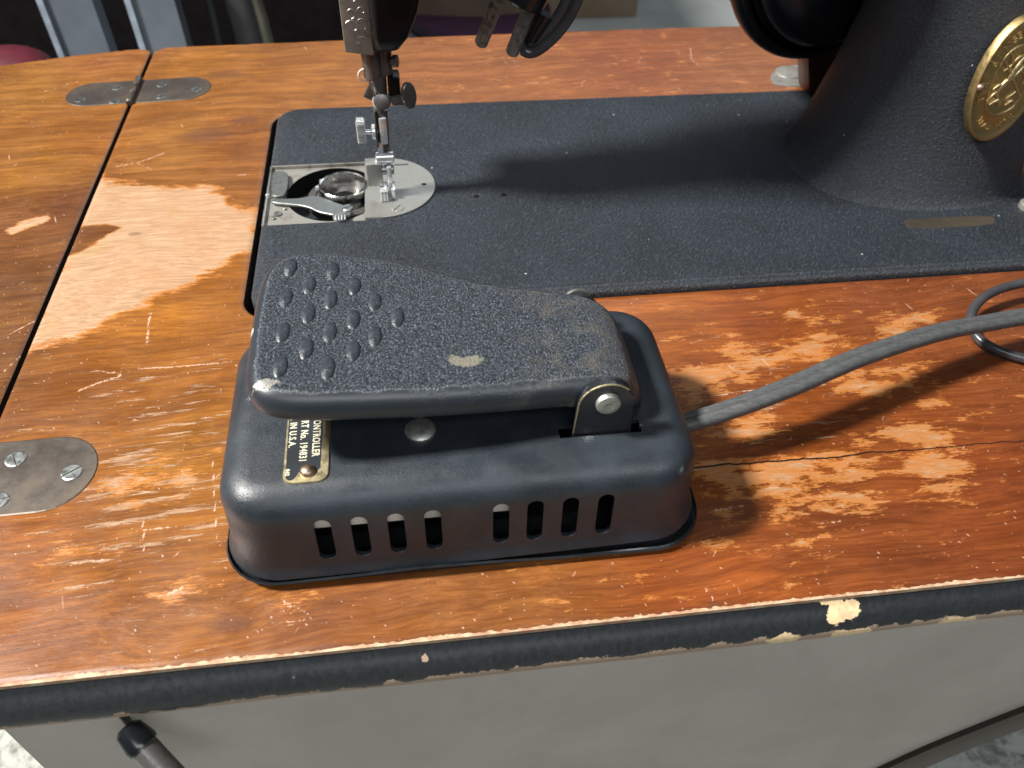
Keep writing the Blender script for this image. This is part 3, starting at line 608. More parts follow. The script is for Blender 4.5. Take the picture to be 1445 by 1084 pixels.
def hinge(cx, cy, x0, x1, hw, screws, phil, skew=0.0, label=None):
    h = bpy.data.objects.new('hinge', None); C.objects.link(h); h.parent = cab; h.location = (Vector((cx, cy, 0))-world_of(cab))*S; h.empty_display_size = .01
    if label: h['label'] = label
    for side, xe in ((-1, x0), (1, x1)):
        r = hw; xc = xe+r*0.95 if side < 0 else xe-r*0.95; out = []
        for k in range(17):
            th = math.radians(90+180*k/16) if side < 0 else math.radians(-90+180*k/16); out.append(Vector((xc+r*.95*math.cos(th), cy+r*math.sin(th))))
        g = cx-1.2 if side < 0 else cx+1.2
        out += [Vector((g, cy-r)), Vector((g, cy+r))] if side < 0 else [Vector((g, cy+r)), Vector((g, cy-r))]
        n = len(out); sk = lambda p: Vector((p.x, p.y+(p.x-cx)*skew)); out = [sk(p) for p in out]
        ins = [Vector((cx*0+p.x+(xc-p.x)*0.015, p.y+(cy-p.y)*0.03)) for p in out]
        vs = [Vector((p.x, p.y, -1.0)) for p in out]+[Vector((p.x, p.y, 0.10)) for p in out]+[Vector((p.x, p.y, 0.32)) for p in ins]
        fs = [[i, (i+1) % n, n+(i+1) % n, n+i] for i in range(n)]+[[n+i, n+(i+1) % n, 2*n+(i+1) % n, 2*n+i] for i in range(n)]+[[2*n+i for i in range(n)]]
        make('hinge_leaf', vs, fs, m_hinge, h)
    if cx > -100 and cy > 0:
        sl = Vector((0, 1, 0)); lathe('hinge_pin', [(0, 0), (0, 1.5), (.6, 2.1), (10.5, 2.1), (10.8, 1.9), (11.1, 2.1), (21, 2.1), (21.3, 1.9), (21.6, 2.1), (31, 2.1), (31.6, 1.5), (31.6, 0)], (cx, cy-16, 0.9), sl, m_hinge, h, 20)
    for (x, y) in screws: slot_screw('screw', (x, y, 0.33), phil, random.uniform(0, 3.1), h)
    return h
h1 = hinge(-84.5, 211.5, -122, -42, 14.6, [(-113, 203), (-95, 216.5), (-93.5, 199.5), (-70.5, 218.5), (-68.5, 203.5), (-49.5, 211)], 3.1, 0.06, 'hinge near the back edge with dark leaves')
h2 = hinge(-84.5, -74.5, -124, -43.6, 16.4, [(-115, -74.5), (-97, -84), (-97, -65)], 3.3, 0.02, 'hinge at the left of the foot controller')
for (x, y, a) in ((-71.8, -66.6, -1.15), (-51.5, -74.6, 0.62), (-72.5, -84.2, 0.15)): slot_screw('screw', (x, y, 0.33), 3.5, a, h2)
_hp = smooth_closed([(at(x, y, 0).x, at(x, y, 0).y) for x, y in ((1086,114),(1090,101),(1108,93),(1180,90),(1180,122),(1098,124))], 2); _hp = _hp if area2(_hp) > 0 else _hp[::-1]; _n = len(_hp)
make('machine_hinge_plate', [Vector((p.x, p.y, -1)) for p in _hp]+[Vector((p.x, p.y, .5)) for p in _hp], [[i, (i+1) % _n, _n+(i+1) % _n, _n+i] for i in range(_n)]+[[_n+i for i in range(_n)]], m_castmetal, cab)
lathe('machine_hinge_boss', [(0, 9), (0.8, 8.6), (1.6, 6), (2.0, 3.5), (2.1, 0)], at(1114, 103, 0.4), (0, 0, 1), m_castmetal, cab, 28)

# ================================================================== sewing machine
mc = thing('sewing_machine', 'black wrinkle finish sewing machine with brass badge sunk in the cabinet top', 'sewing machine', (190, 90, 0))
bed_out = resample(rrect(0, 386, 1.2, 177.5, 13), 4.0)
WELL = [Vector(p) for p in [(0.0001, 0)]]
cav = [Vector((-5, 63.2)), Vector((48.5, 63.2)), Vector((48.5, 116.5)), Vector((-5, 116.5))]
def bed_z(x, y): return 3.0
# the top plate with the hook opening (open on the left edge)
outer = [p for p in bed_out]
rings = []
for d, z in ((0, -14), (0, -1.0), (0, 1.6), (0.35, 2.5), (1.1, 3.0)):
    rings.append([Vector((p.x, p.y, z)) for p in (inset(outer, d) if d else outer)])
inner = [Vector((p.x, p.y)) for p in rings[-1]]
V2, F2 = cap_points(inner, 14, bed_z)
vs, fs = shell(rings, (V2, F2))
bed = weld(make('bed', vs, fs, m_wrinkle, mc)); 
bm = bmesh.new(); bm.from_mesh(bed.data); bmesh.ops.holes_fill(bm, edges=[e for e in bm.edges if e.is_boundary]); bmesh.ops.recalc_face_normals(bm, faces=bm.faces); bm.to_mesh(bed.data); bm.free()
def cutter(lo, hi):
    return box('cutter', lo, hi, None, None, 0)
cut(bed, [cutter((-6, 63.2, -9), (48.2, 116.4, 9))]); bed.data.shade_smooth(); sharp(bed, 40)
# raised rim line along the front of the bed
rim = spline([(8, 5.2, 3.0), (60, 5.0, 3.0), (200, 5.0, 3.0), (300, 5.0, 3.0), (384, 5.0, 3.0)], 6)
sweep('bed_rim', rim, [(-1.1, -.2), (1.1, -.2), (.8, .35), (0, .55), (-.8, .35)], m_wrinkle, mc)
# hook cavity floor with the round well
wc = Vector((32.5, 90.5)); wr = 23.0
hole = [Vector((wc.x+wr*math.cos(2*math.pi*k/48), wc.y+wr*1.04*math.sin(2*math.pi*k/48))) for k in range(48)]
P = resample([Vector((0.2, 63.3)), Vector((48.1, 63.3)), Vector((48.1, 116.3)), Vector((0.2, 116.3))], 3)
hole = [Vector((min(p.x, 47.6), min(max(p.y, 64.2), 115.4))) for p in hole]
hh = []
for p in hole:
    if not hh or (p-hh[-1]).length > .3: hh.append(p)
V2, F2 = cap_points(P, 3.0, lambda x, y: 1.2, [hh])
o = make('cavity_floor', V2, F2, m_castmetal, mc)
n = len(hh); vs = [Vector((p.x, p.y, 1.2)) for p in hh]+[Vector((p.x, p.y, -13)) for p in hh]; make('hook_well', vs, [[i, (i+1) % n, n+(i+1) % n, n+i] for i in range(n)]+[list(range(n, 2*n))], m_dark, mc)
box('cavity_edge', (0.1, 63.3, 1.3), (1.1, 116.3, 2.9), m_steel, mc, .2)
box('cavity_wall', (1.0, 115.4, 1.3), (48.0, 116.3, 3.0), m_castmetal, mc, .2)
# hook race and bobbin case
bc = Vector((37.0, 93.0, 0))
lathe('hook_race', [(-6, 18), (-2.2, 18), (-1.8, 17.4), (-1.6, 14.5), (-2.5, 14)], bc, (0, 0, 1), m_darksteel, mc, 48)
bob = lathe('bobbin_case', [(-4, 12.6), (-1, 12.6), (3.6, 11.9), (4.6, 11.7), (4.9, 11.3), (4.6, 10.7), (3.0, 10.3), (-3.2, 10.0), (-3.4, 5.0), (-3.3, 0)], bc, (0, 0, 1), m_mirror, mc, 56)
lathe('bobbin_core', [(-3.2, 5.2), (-2.4, 5.2), (-2.3, 4.8), (-2.2, 0)], bc, (0, 0, 1), m_dark, mc, 32)
for a in (2.6, 3.1, 5.9): lathe('rim_stud', [(0, 1.2), (1.3, 1.0), (1.6, 0)], bc+Vector((12.4*math.cos(a), 12.4*math.sin(a), 2.4)), (0, 0, 1), m_chrome, mc, 12)
def flat_plate(name, pts, z0, z1, mat, parent, bev=.2, smooth_it=2):
    P = smooth_closed([Vector(p) for p in pts], smooth_it) if smooth_it else [Vector(p) for p in pts]
    if area2(P) < 0: P.reverse()
    n = len(P); I = inset(P, bev); vs = [Vector((p.x, p.y, z0)) for p in P]+[Vector((p.x, p.y, z1-bev)) for p in P]+[Vector((p.x, p.y, z1)) for p in I]
    fs = [[i, (i+1) % n, n+(i+1) % n, n+i] for i in range(n)]+[[n+i, n+(i+1) % n, 2*n+(i+1) % n, 2*n+i] for i in range(n)]+[[2*n+i for i in range(n)], [n-1-i for i in range(n)]]
    return sharp(make(name, vs, fs, mat, parent, True), 30)
A = lambda *q, z=3.2: [Vector((at(x, y, z).x, at(x, y, z).y)) for x, y in q]
flat_plate('position_bracket', A((383,281),(383,286),(405,288),(425,290),(440,294),(448,299),(468,303),(490,307),(500,297),(486,290),(470,285),(455,279),(440,276),(425,280),(405,281)), 2.3, 3.4, m_screw, mc)
flat_plate('case_holder', A((384,243),(383,277),(391,279),(405,276),(408,247),(400,243)), 1.9, 3.9, m_screw, mc)
slot_screw('bracket_screw', at(491, 295, 3.4), 2.7, 0.5, mc, m_screw, .8, .3)
lathe('tension_knob', [(0, 3.3), (1.6, 3.3), (2.0, 2.9), (2.1, 0)], at(480, 308, 2.6), (0, -.25, 1), m_screw, mc, 28)
for k in range(4):
    q = at(480, 308, 4.75)+Vector((-2.1+k*1.4, 0.5, 0)); box('knob_ridge', q-Vector((.25, 2.2, .1)), q+Vector((.25, 2.2, .3)), m_chrome, mc, .1)
lathe('lever_pin', [(0, 1.0), (3.4, .9), (3.8, 0)], at(379, 283, 0), (0, 0, 1), m_chrome, mc, 14)
for q, r in (((392, 303), 2.1), ((386, 309), 1.2), ((402, 296), .9)): lathe('cavity_screw', [(0, r), (.7, r*.9), (1.0, r*.4), (1.0, 0)], at(*q, 1.2), (0, 0, 1), m_screw, mc, 16)
# needle plate, D shaped
npx, npy, npr = 55.3, 91.0, 26.9
P = [Vector((47.6, npy+npr)), Vector((47.6, npy-npr))]+[Vector((npx+npr*math.cos(a), npy+npr*math.sin(a))) for a in np.linspace(-math.pi/2, math.pi/2, 44)]
P = [Vector((47.6, npy+npr)), Vector((47.6, npy-npr))]+P[2:]
npl = flat_plate('needle_plate', P, 2.6, 3.9, m_plate, mc, .25, 0)
def disc_hole(parent, p, r, name='plate_hole', sx=1.0): lathe(name, [(0, r), (.06, r*.9), (.06, 0)], p, (0, 0, 1), m_dark, parent, 16, True, (sx, 1))
disc_hole(npl, at(598, 260, 3.92), 1.0, sx=1.3); disc_hole(npl, at(545, 262, 3.92), .9, sx=1.4)
slot_screw('plate_screw', at(561, 294, 3.9), 3.0, 0.9, npl, m_plate, .35)
box('feed_dog', at(556, 233, 3.9)-Vector((0, .5, .2)), at(576, 232, 3.9)+Vector((0, .5, .25)), m_darksteel, mc, .1)
for q in ((672, 277), (711, 275)): disc_hole(mc, at(*q, 3.02), 1.5, 'oil_hole')
# cut-out in the bed by the pillar
sl = [at(x, y, 3.0) for x, y in ((1278,309),(1400,304),(1404,310),(1402,318),(1284,324),(1276,316))]
flat_plate('bed_window', [(p.x, p.y) for p in sl], 2.9, 3.06, flat_mat('brown_window', (.04, .032, .021), .6), mc, .05, 1)
lathe('bed_bolt', [(0, 5.2), (2.2, 5), (3, 4), (3.2, 0)], at(1452, 293, 3), (0, 0, 1), m_castmetal, mc, 28)
# pillar: elliptical column that flares to the bed and leans into the arm
def ellipse(cx, cy, a, b, z, p=2.3, n=72):
    out = []
    for k in range(n):
        th = 2*math.pi*k/n; ct, st = math.cos(th), math.sin(th); r = (abs(ct)**p+abs(st)**p)**(-1/p); out.append(Vector((cx+a*r*ct, cy+b*r*st, z)))
    return out
lev = [(2.9, 326, 97, 59.5, 51.2), (3.5, 326.2, 97, 58.2, 50.3), (4.8, 326.5, 97, 56.8, 49.4), (9, 327, 97, 54.6, 48), (18, 328, 97, 52.2, 46), (32, 329, 97, 50, 43.5), (50, 330, 96, 47.4, 41), (75, 331, 95, 45, 38), (100, 331, 94, 43.5, 36), (125, 331, 93, 43, 35), (150, 331, 92, 43, 34), (180, 331, 91, 43, 33), (205, 331, 91, 40, 30), (216, 331, 91, 30, 20)]
rings = [ellipse(cx+3.5, cy, a+3.5, b, z) for z, cx, cy, a, b in lev]
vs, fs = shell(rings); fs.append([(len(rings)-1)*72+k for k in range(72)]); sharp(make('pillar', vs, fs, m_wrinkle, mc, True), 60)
# arm and head (above the frame; arm widened to enlarge the shadow on the bed)
rings = []
for x, cz, ry, rz in ((300, 172, 33, 40), (262, 172, 33, 36), (230, 172, 37, 34), (180, 172, 42, 33), (120, 170, 40, 33), (92, 166, 36, 34), (84, 162, 32, 36)):
    rings.append([Vector((x, 97+ry*math.cos(2*math.pi*k/40), cz+rz*math.sin(2*math.pi*k/40))) for k in range(40)])
vs, fs = shell(rings); fs.append([(len(rings)-1)*40+k for k in range(40)]); make('arm', vs, fs, m_wrinkle, mc, True)
rings = []
for z, x1, y0, y1 in ((76.5, 66.5, 76, 98), (78, 69.5, 73, 101), (84, 73.5, 69.5, 104), (95, 78, 67.5, 108), (112, 82, 66, 112), (150, 86, 65, 116), (190, 86, 66, 116), (197, 84, 70, 112)):
    rings.append([Vector((p.x, p.y, z)) for p in rrect(58.9, x1, y0, y1, 3.4)])
vs, fs = shell(rings); n = len(rings[0]); fs += [list(range(n)), [(len(rings)-1)*n+k for k in range(n)]]; sharp(make('head', vs, fs, m_head, mc, True), 45)
fp = box('face_plate', (47.0, 75.5, 76.0), (58.8, 109, 192), m_castmetal, mc, .8)
bm = bmesh.new(); bm.from_mesh(fp.data)
for vtx in bm.verts:
    wz = vtx.co.z/S
    if wz < 78: vtx.co.z += (0.14*(52.5-(vtx.co.x/S+mc.location.x/S)))*S
bm.to_mesh(fp.data); bm.free()
def scroll(cx, cz, r, a0, a1, shrink=.75):
    pts = []
    for k in range(19):
        u = k/18; a = a0+(a1-a0)*u; rr = r*(1-shrink*u); pts.append((cx+rr*math.cos(a), 75.45, cz+rr*math.sin(a)))
    return pts
for args in ((51.3, 87.2, 3.0, 2.6, -3.2), (54.6, 88.5, 2.8, -1.0, 4.6), (51.0, 92.8, 2.4, -1.4, 4.0), (55.6, 93.4, 2.0, 3.4, -2.2), (52.0, 98.5, 3.0, 2.6, -3.2), (55, 104, 2.8, -1, 4.6)):
    sweep('scroll_engraving', scroll(*args), circ(.26, 6), m_steel, fp, up=(0, 1, 0))
for pts in ([(53.0, 75.4, 83.2), (55.0, 75.4, 82.9), (57.2, 75.4, 81.6)], [(54.6, 75.4, 86.4), (56.0, 75.4, 84.6), (57.0, 75.4, 82.4)], [(52.0, 75.4, 81.2), (53.4, 75.4, 80.4), (54.4, 75.4, 79.8)]):
    sweep('scroll_engraving', spline(pts, 5), circ(.3, 6), m_steel, fp, up=(0, 1, 0), scale=lambda u: 1-.7*abs(2*u-1))
# presser bar, needle bar and their fittings
YN = 85.0
def BX(name, x0, y0, x1, y1, ya, yb, mat, parent=mc, bev=.5, ang=0):
    a, b = atY(x0, y0, YN), atY(x1, y1, YN); lo = (min(a.x, b.x), ya, min(a.z, b.z)); hi = (max(a.x, b.x), yb, max(a.z, b.z))
    return box(name, lo, hi, mat, parent, bev, Matrix.Rotation(ang, 3, 'Y') if ang else None)
def cyl(name, p0, p1, r0, r1, mat, parent=mc, seg=24, bev=.3):
    p0, p1 = Vector(p0), Vector(p1); L = (p1-p0).length
    return lathe(name, [(0, 0), (0, r0-bev), (bev, r0), (L-bev, r1), (L, r1-bev), (L, 0)], p0, p1-p0, mat, parent, seg)
cyl('bar_bushing', (57.0, 86, 80), (57.3, 86, 61.5), 4.4, 4.1, m_darksteel)
cyl('needle_bar', (62.2, 88, 80), (62.2, 88, 62.0), 3.9, 3.7, m_darksteel)
lathe('bushing_screw', [(0, 0), (0, 1.6), (1.2, 1.6), (1.2, 2.6), (3.0, 2.6), (3.3, 2.1), (3.3, 0)], (65.3, 85, 68.6), (1, -.25, .1), m_darksteel, mc, 24)
cyl('needle_bar_sleeve', (58.6, 87, 62.0), (59.6, 87, 51.0), 4.3, 3.0, m_darksteel)
loop = [(53.6+2.6*math.cos(a), 85-1.2*math.sin(a*.5), 63.2+2.6*math.sin(a)) for a in np.linspace(1.6, 5.6, 20)]
sweep('thread_guide', loop, circ(.42, 8), flat_mat('pink_white_wire', (.7, .52, .46), .4), mc, up=(0, 1, 0))
BX('needle_clamp', 546, 108, 566, 136, 84, 93, m_head, bev=1.6)
BX('clamp_flag', 515, 124, 530, 142, 86, 88, m_darksteel, bev=.4, ang=.5)
lathe('clamp_screw', [(0, 0), (0, 3.4), (2.2, 3.7), (3.2, 3.5), (3.5, 2.9), (3.6, 0)], (60.0, 85.2, 50.4), (0, -1, .35), m_darksteel, mc, 32)
lathe('clamp_screw_collar', [(0, 4.1), (.8, 4.3), (1.4, 3.9), (1.4, 0)], (60.0, 86.4, 50.0), (0, -1, .35), m_chrome, mc, 32)
cyl('thumb_screw_shaft', (63, 86, 52.0), (71, 84, 52.8), 1.5, 1.2, m_darksteel)
ts = lathe('thumb_screw', [(0, 0), (0, 4.6), (.5, 5.2), (1.7, 5.2), (2.2, 4.6), (2.2, 0)], (71.4, 83.6, 53.6), (.55, -.75, .2), m_darksteel, mc, 40, squash=(.72, 1.12))
BX('clamp_block', 552, 134, 576, 146, 83, 87, m_darksteel, bev=.6)
cyl('presser_bar', (59.2, 86.5, 50), (59.0, 86.5, 21), 2.9, 2.5, m_darksteel)
BX('presser_bar_face', 534, 164, 548, 200, 82.4, 84.2, m_chrome, bev=.6)
BX('presser_side', 527, 155, 535, 206, 83, 89, m_darksteel, bev=.6)
cyl('foot_screw_stem', (50.2, 84.6, 36.4), (57, 84.6, 36.0), 1.1, 1.1, m_chrome)
lathe('foot_screw_collar', [(0, 0), (0, 2.6), (.6, 3.4), (1.8, 3.4), (2.2, 2.8), (2.2, 0)], (53.8, 84.6, 36.2), (1, 0, 0), m_chrome, mc, 28, squash=(1, 1))
kp = []
for k in range(12): kp += [(k*.30, 5.6), (k*.30+.15, 5.25)]
kn = lathe('foot_screw', [(0, 0), (0, 5.0)]+[(d+.1, r) for d, r in kp]+[(3.8, 5.0), (3.8, 0)], (47.6, 84.6, 37.6), (1, 0, 0), m_chrome, mc, 40, squash=(.55, 1.05)); sharp(kn, 20)
for k in range(14):
    z = 37.6-5.2+k*.8; box('knurl', (47.4, 81.2, z), (51.3, 82.2, z+.32), m_chrome, kn, .08)
# hinged presser foot
BX('foot_shank', 532, 200, 543, 232, 83.5, 87, m_chrome, bev=.5)
BX('foot_shank', 542, 206, 551, 226, 84.5, 88, m_screw, bev=.8)
cyl('foot_hinge_pin', (54.6, 84.5, 23), (63.2, 84.5, 23), 2.7, 2.7, m_chrome)
cyl('foot_hinge_pin', (56.0, 84.0, 16.8), (62.6, 84.0, 16.8), 2.3, 2.3, m_screw)
BX('foot_toe', 516, 226, 541, 256, 80.5, 86, m_plate, bev=.7)
BX('foot_toe', 545, 230, 554, 252, 80.5, 86, m_chrome, bev=.7)
box('foot_sole', (55.2, 76.5, 3.95), (59.0, 86, 9.5), m_chrome, mc, .6); box('foot_sole', (60.6, 78.5, 3.95), (62.4, 87, 9.0), m_chrome, mc, .5)
for x in (56.2, 57.7): box('sole_groove', (x, 76.3, 4.2), (x+.35, 76.6, 9.2), m_darksteel, mc, .05)
cyl('needle', (60.0, 86.8, 24), (59.8, 86.8, 4.2), .55, .4, m_chrome, seg=12, bev=.1)
# brass badge on the pillar front
bcn = atY(1424, 114, 53.5)
nx_ = Vector((.13, -.985, .08)).normalized(); upv = Vector((0.0, .08, 1)).normalized(); upv = (upv-nx_*upv.dot(nx_)).normalized(); rt = upv.cross(nx_).normalized()
if rt.x < 0: rt = -rt
BA, BB = 17.5, 28.0
m_brass_hi = metal_mat('rubbed_brass', (0.80, 0.65, 0.36), 0.34, dirt=(0.5, 0.34, 0.14), amount=0.4, scale=.6)
def bp(u, v, d=0.0): return bcn+rt*u+upv*v+nx_*d
def badge():
    N = 72; rings = []
    for k, d in ((1, -3), (1, .5), (.975, 1.1), (.93, 1.1), (.91, .7), (.60, .75), (.58, .95), (.56, .75), (.3, .8), (0.02, .85)):
        rings.append([bp(BA*k*math.cos(2*math.pi*i/N), BB*k*math.sin(2*math.pi*i/N), d) for i in range(N)])
    vs, fs = shell(rings); fs.append([(len(rings)-1)*N+i for i in range(N)]); return sharp(make('badge', vs, fs, m_brass, mc, True), 50)
bdg = badge()
letters = "THE SINGER MANFG. CO."
for i, ch in enumerate(letters):
    if ch == ' ': continue
    a = math.radians(200-220*i/(len(letters)-1)); u, v = BA*.74*math.cos(a), BB*.76*math.sin(a); tx = rt*(-(-math.sin(a)))+upv*(-math.cos(a))
    tx = (rt*math.sin(a)+upv*(-math.cos(a)*BB/BA)).normalized(); ty = (nx_.cross(tx)).normalized()
    text_mesh('badge_letter', ch, 4.6, m_brass_hi, bdg, bp(u, v, .85)-tx*1.3-ty*1.5, tx, ty, .35)
for s, ch in enumerate("TRADE MARK"):
    if ch == ' ': continue
    a = math.radians(232+76*s/9); u, v = BA*.74*math.cos(a), BB*.76*math.sin(a); tx = (rt*(-math.sin(a))+upv*(math.cos(a)*BB/BA)).normalized(); ty = nx_.cross(tx).normalized()
    text_mesh('badge_letter', ch, 3.4, m_brass_hi, bdg, bp(u, v, .85)-tx*1.0-ty*1.2, tx, ty, .35)
for P_, r in (([(-9, -8), (-1, 1), (8, 10)], .8), ([(9, -8), (1, 1), (-8, 10)], .8), ([(-3, 8), (0, 11), (4, 8), (1, 3), (-3, 0), (-5, -5), (0, -8), (5, -5)], 1.1), ([(-3, -2), (0, 6), (2, 12)], 1.6), ([(-7, -10), (-3, -8), (-1, -11)], 1.2), ([(2, -11), (5, -9), (8, -11)], .9), ([(-8, -3), (-5, -1), (-3, -4)], .7), ([(4, 4), (7, 2), (7, -2)], .8), ([(-6, 5), (-3, 8), (-5, 12)], .6), ([(-10, -4), (-7, -12), (0, -15), (7, -12), (10, -4)], .45), ([(-10, 4), (-7, 13), (0, 16), (7, 13), (10, 4)], .45)):
    sweep('badge_relief', spline([bp(u, v, 1.0) for u, v in P_], 6), circ(r, 8), m_brass_hi, bdg, up=nx_, scale=lambda u: .45+.55*math.sin(math.pi*min(max(u, .02), .98)))
for u in (-BA*.86, BA*.86): lathe('rivet', [(0, 2.1), (1.0, 1.9), (1.7, 1.2), (1.9, 0)], bp(u, -1.5, .8), nx_, m_bronze, bdg, 20)
# motor behind the pillar
mtr = bpy.data.objects.new('motor', None); C.objects.link(mtr); mtr.parent = mc; mtr.location = (Vector((288, 160, 85))-world_of(mc))*S; mtr.empty_display_size = .01
mo = Vector((286, 158, 88)); ax = Vector((.18, -1, .12)).normalized()
lathe('motor_rim', [(-4, 47), (-3, 51.5), (0, 53.4), (4, 53.6), (7, 52.6), (8.5, 50.5), (8, 48), (4, 47), (2, 46)], mo, ax, m_gloss, mtr, 72)
lathe('motor_body', [(-26, 0), (-26, 44), (-4, 47), (2, 46), (3, 44.5), (14, 44.5), (18, 43.5), (24, 39), (28, 30), (29, 0)], mo, ax, m_gloss, mtr, 72)
lathe('motor_band', [(5, 44), (5, 46), (9, 46), (9, 44)], mo, ax, m_gloss, mtr, 72)
for a in (3.55, 4.15, 4.7): lathe('motor_screw', [(0, 1.8), (1, 1.7), (1.4, 0)], mo+ax*8.4+Vector((49.5*math.cos(a), 0, 49.5*math.sin(a))), ax, m_darksteel, mtr, 14)
# motor bracket in reddish brown, reaching down to the top
pb = [(1136, 84), (1180, 84), (1185, 108), (1158, 110)]
box('motor_bracket', (303, 171, 4), (330, 189, 42), flat_mat('brown_bracket', (.075, .030, .026), .4), mc, 1.0, Matrix.Rotation(-.32, 3, 'Y'))

# ================================================================== foot controller
fc = thing('foot_controller', 'black metal foot controller with textured tilted pedal and slotted side', 'foot controller', CTRL)
HZ = 37.0
base_out = resample(rrect(4.6, 156.0, -128.3, -42.5, 17), 2.5)
def rimz(x, y):                                # the pressed lip waves along its front
    f = max(0, min(1, (-100-y)/20)); return 4.2+f*(np.interp(x, [5, 25, 45, 66, 90, 110, 140, 156], [0, -.2, .3, 1.2, .3, -.9, -1.7, -1.0]))
rings = []
for d, zz in ((9.0, 0.0), (6.5, 0.0), (3.6, 1.0), (0.9, 2.9), (-.15, None), (.35, None), (.9, None), (1.3, 1.0), (14, 1.0)):
    Q = inset(base_out, d) if d else base_out
    off = {-.15: -.6, .35: 0.0, .9: -.7}.get(d, 0)
    rings.append([Vector((p.x, p.y, zz if zz is not None else rimz(p.x, p.y)+off)) for p in Q])
vs, fs = shell(rings); n = len(base_out); fs += [list(range(n)), [(len(rings)-1)*n+k for k in range(n)]]
sharp(make('base_plate', vs, fs, m_paint2, fc, True), 50)
hx0, hx1, hy0, hy1 = 8.0, 151.2, -124.6, -46.5
top_out = resample(rrect(hx0, hx1, hy0, hy1, 15, 10), 2.0)
def hbot(p): return 4.3+max(0, (p.x-70))*0.032*(1 if p.y < -100 else .5)
prof = [(-2.8, 'b'), (-2.5, 1.0), (-1.9, 2.2), (-1.25, 4.5), (-.65, 15), (-.15, 24), (0, HZ-8.6)]
R_ = 8.6
for k in range(1, 9):
    a = math.pi/2*k/8; prof.append((R_*(1-math.cos(a)), HZ-R_+R_*math.sin(a)))
rings = []
for d, z in prof:
    Q = inset(top_out, d) if d else top_out; ring = []
    for p, p0 in zip(Q, top_out):
        if z == 'b': zz = hbot(p0)
        elif z in (1.0, 2.2, 4.5): zz = hbot(p0)+z
        else: zz = z
        ring.append(Vector((p.x, p.y, zz)))
    rings.append(ring)
def topz(x, y): return HZ+0.25*math.sin(x*.05)*math.cos(y*.06)
inner = [Vector((p.x, p.y)) for p in rings[-1]]
V2, F2 = cap_points(inner, 4.0, lambda x, y: HZ)
vs, fs = shell(rings, (V2, F2)); hs = weld(make('housing', vs, fs, m_paint, fc)); solidify(hs, 1.5)
SLOTS = [37.4, 47.8, 58.3, 69.0, 89.1, 99.3, 109.9, 120.6]
cs = []
for x in SLOTS:
    out = []; r = 2.45; z0, z1 = 10.6+r, 28.8-r
    for k in range(11): a = math.pi*k/10; out.append((x+r*math.cos(a), z1+r*math.sin(a)))
    for k in range(11): a = math.pi+math.pi*k/10; out.append((x+r*math.cos(a), z0+r*math.sin(a)))
    n = len(out); vv = [(a_, -132, b_) for a_, b_ in out]+[(a_, -118, b_) for a_, b_ in out]
    cs.append(make('cutter', vv, [list(range(n)), list(range(n, 2*n))[::-1]]+[[i, (i+1) % n, n+(i+1) % n, n+i] for i in range(n)], None))
cs.append(cutter((108.6, -108.4, 30), (133.8, -103.6, 44))); cs.append(cutter((108.6, -63.6, 30), (133.8, -59, 44)))
cut(hs, cs); hs.data.shade_smooth(); sharp(hs, 35)
# what shows through the slots
box('resistor_block', (27, -122.3, 21.6), (93.5, -60, 33.5), m_mica, fc, 1.0)
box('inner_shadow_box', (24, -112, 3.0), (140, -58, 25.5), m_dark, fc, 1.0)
# pedal
def pz(x, y=0):
    z = 64.6-(x-25)*0.098
    if x > 120:
        R2 = 17.5; dx = min(x-120, R2*.99); z -= R2-math.sqrt(R2*R2-dx*dx)
    return z
ped = [(20.2, -92), (20.6, -101), (24.5, -108), (33, -110.4), (50, -110.0), (70, -109.2), (90, -107.6), (105, -106.0), (118, -104.8), (130, -103.6), (136.4, -99), (137.4, -88), (137.4, -74), (136, -67), (131, -62.4), (118, -60.0), (105, -58.0), (94, -56.2), (84, -52.8), (74, -48.2), (64, -45.0), (54, -42.3), (42, -40.6), (31, -41.2), (23.5, -46.5), (20.6, -57), (20.0, -75)]
PO = smooth_closed([Vector(p) for p in ped], 2); PO = resample(PO, 1.6)
R_ = 5.8; rings = []
def pbot(x): return np.interp(x, [20, 30, 110, 126, 138], [-8.6, -9.0, -9.6, -12.0, -5.0])
for d, dz in ((2.2, 'i'), (1.2, 'b'), (.35, 'c'), (0, 'm')):
    Q = inset(PO, d) if d else PO
    dd = {'i': 1.6, 'b': 0, 'c': .5, 'm': 1.4}[dz]; rings.append([Vector((p.x, p.y, pz(p0.x)+pbot(p0.x)+dd)) for p, p0 in zip(Q, PO)])
for k in range(0, 8):
    a = math.pi/2*k/7; d = R_*(1-math.cos(a)); Q = inset(PO, d) if d > 1e-6 else PO
    rings.append([Vector((p.x, p.y, pz(p.x)-R_+R_*math.sin(a))) for p in Q])
inner = [Vector((p.x, p.y)) for p in rings[-1]]
def pcap(x, y):
    z = pz(x); dx, dy = x-(TREAD_SCUFF.x+CTRL.x), y-(TREAD_SCUFF.y+CTRL.y+2.4); return z-2.2*math.exp(-(dx*dx/10+dy*dy/3.2))
V2, F2 = cap_points(inner, 1.7, pcap)
pedal_rings = [rings[3:][i] for i in range(len(rings[3:]))]
vs, fs = shell(rings, (V2, F2))
t_edge = NT('pedal_edge_gloss')
cpos = at(377, 556, 60)-CTRL; cpos2 = at(358, 484, 58)-CTRL
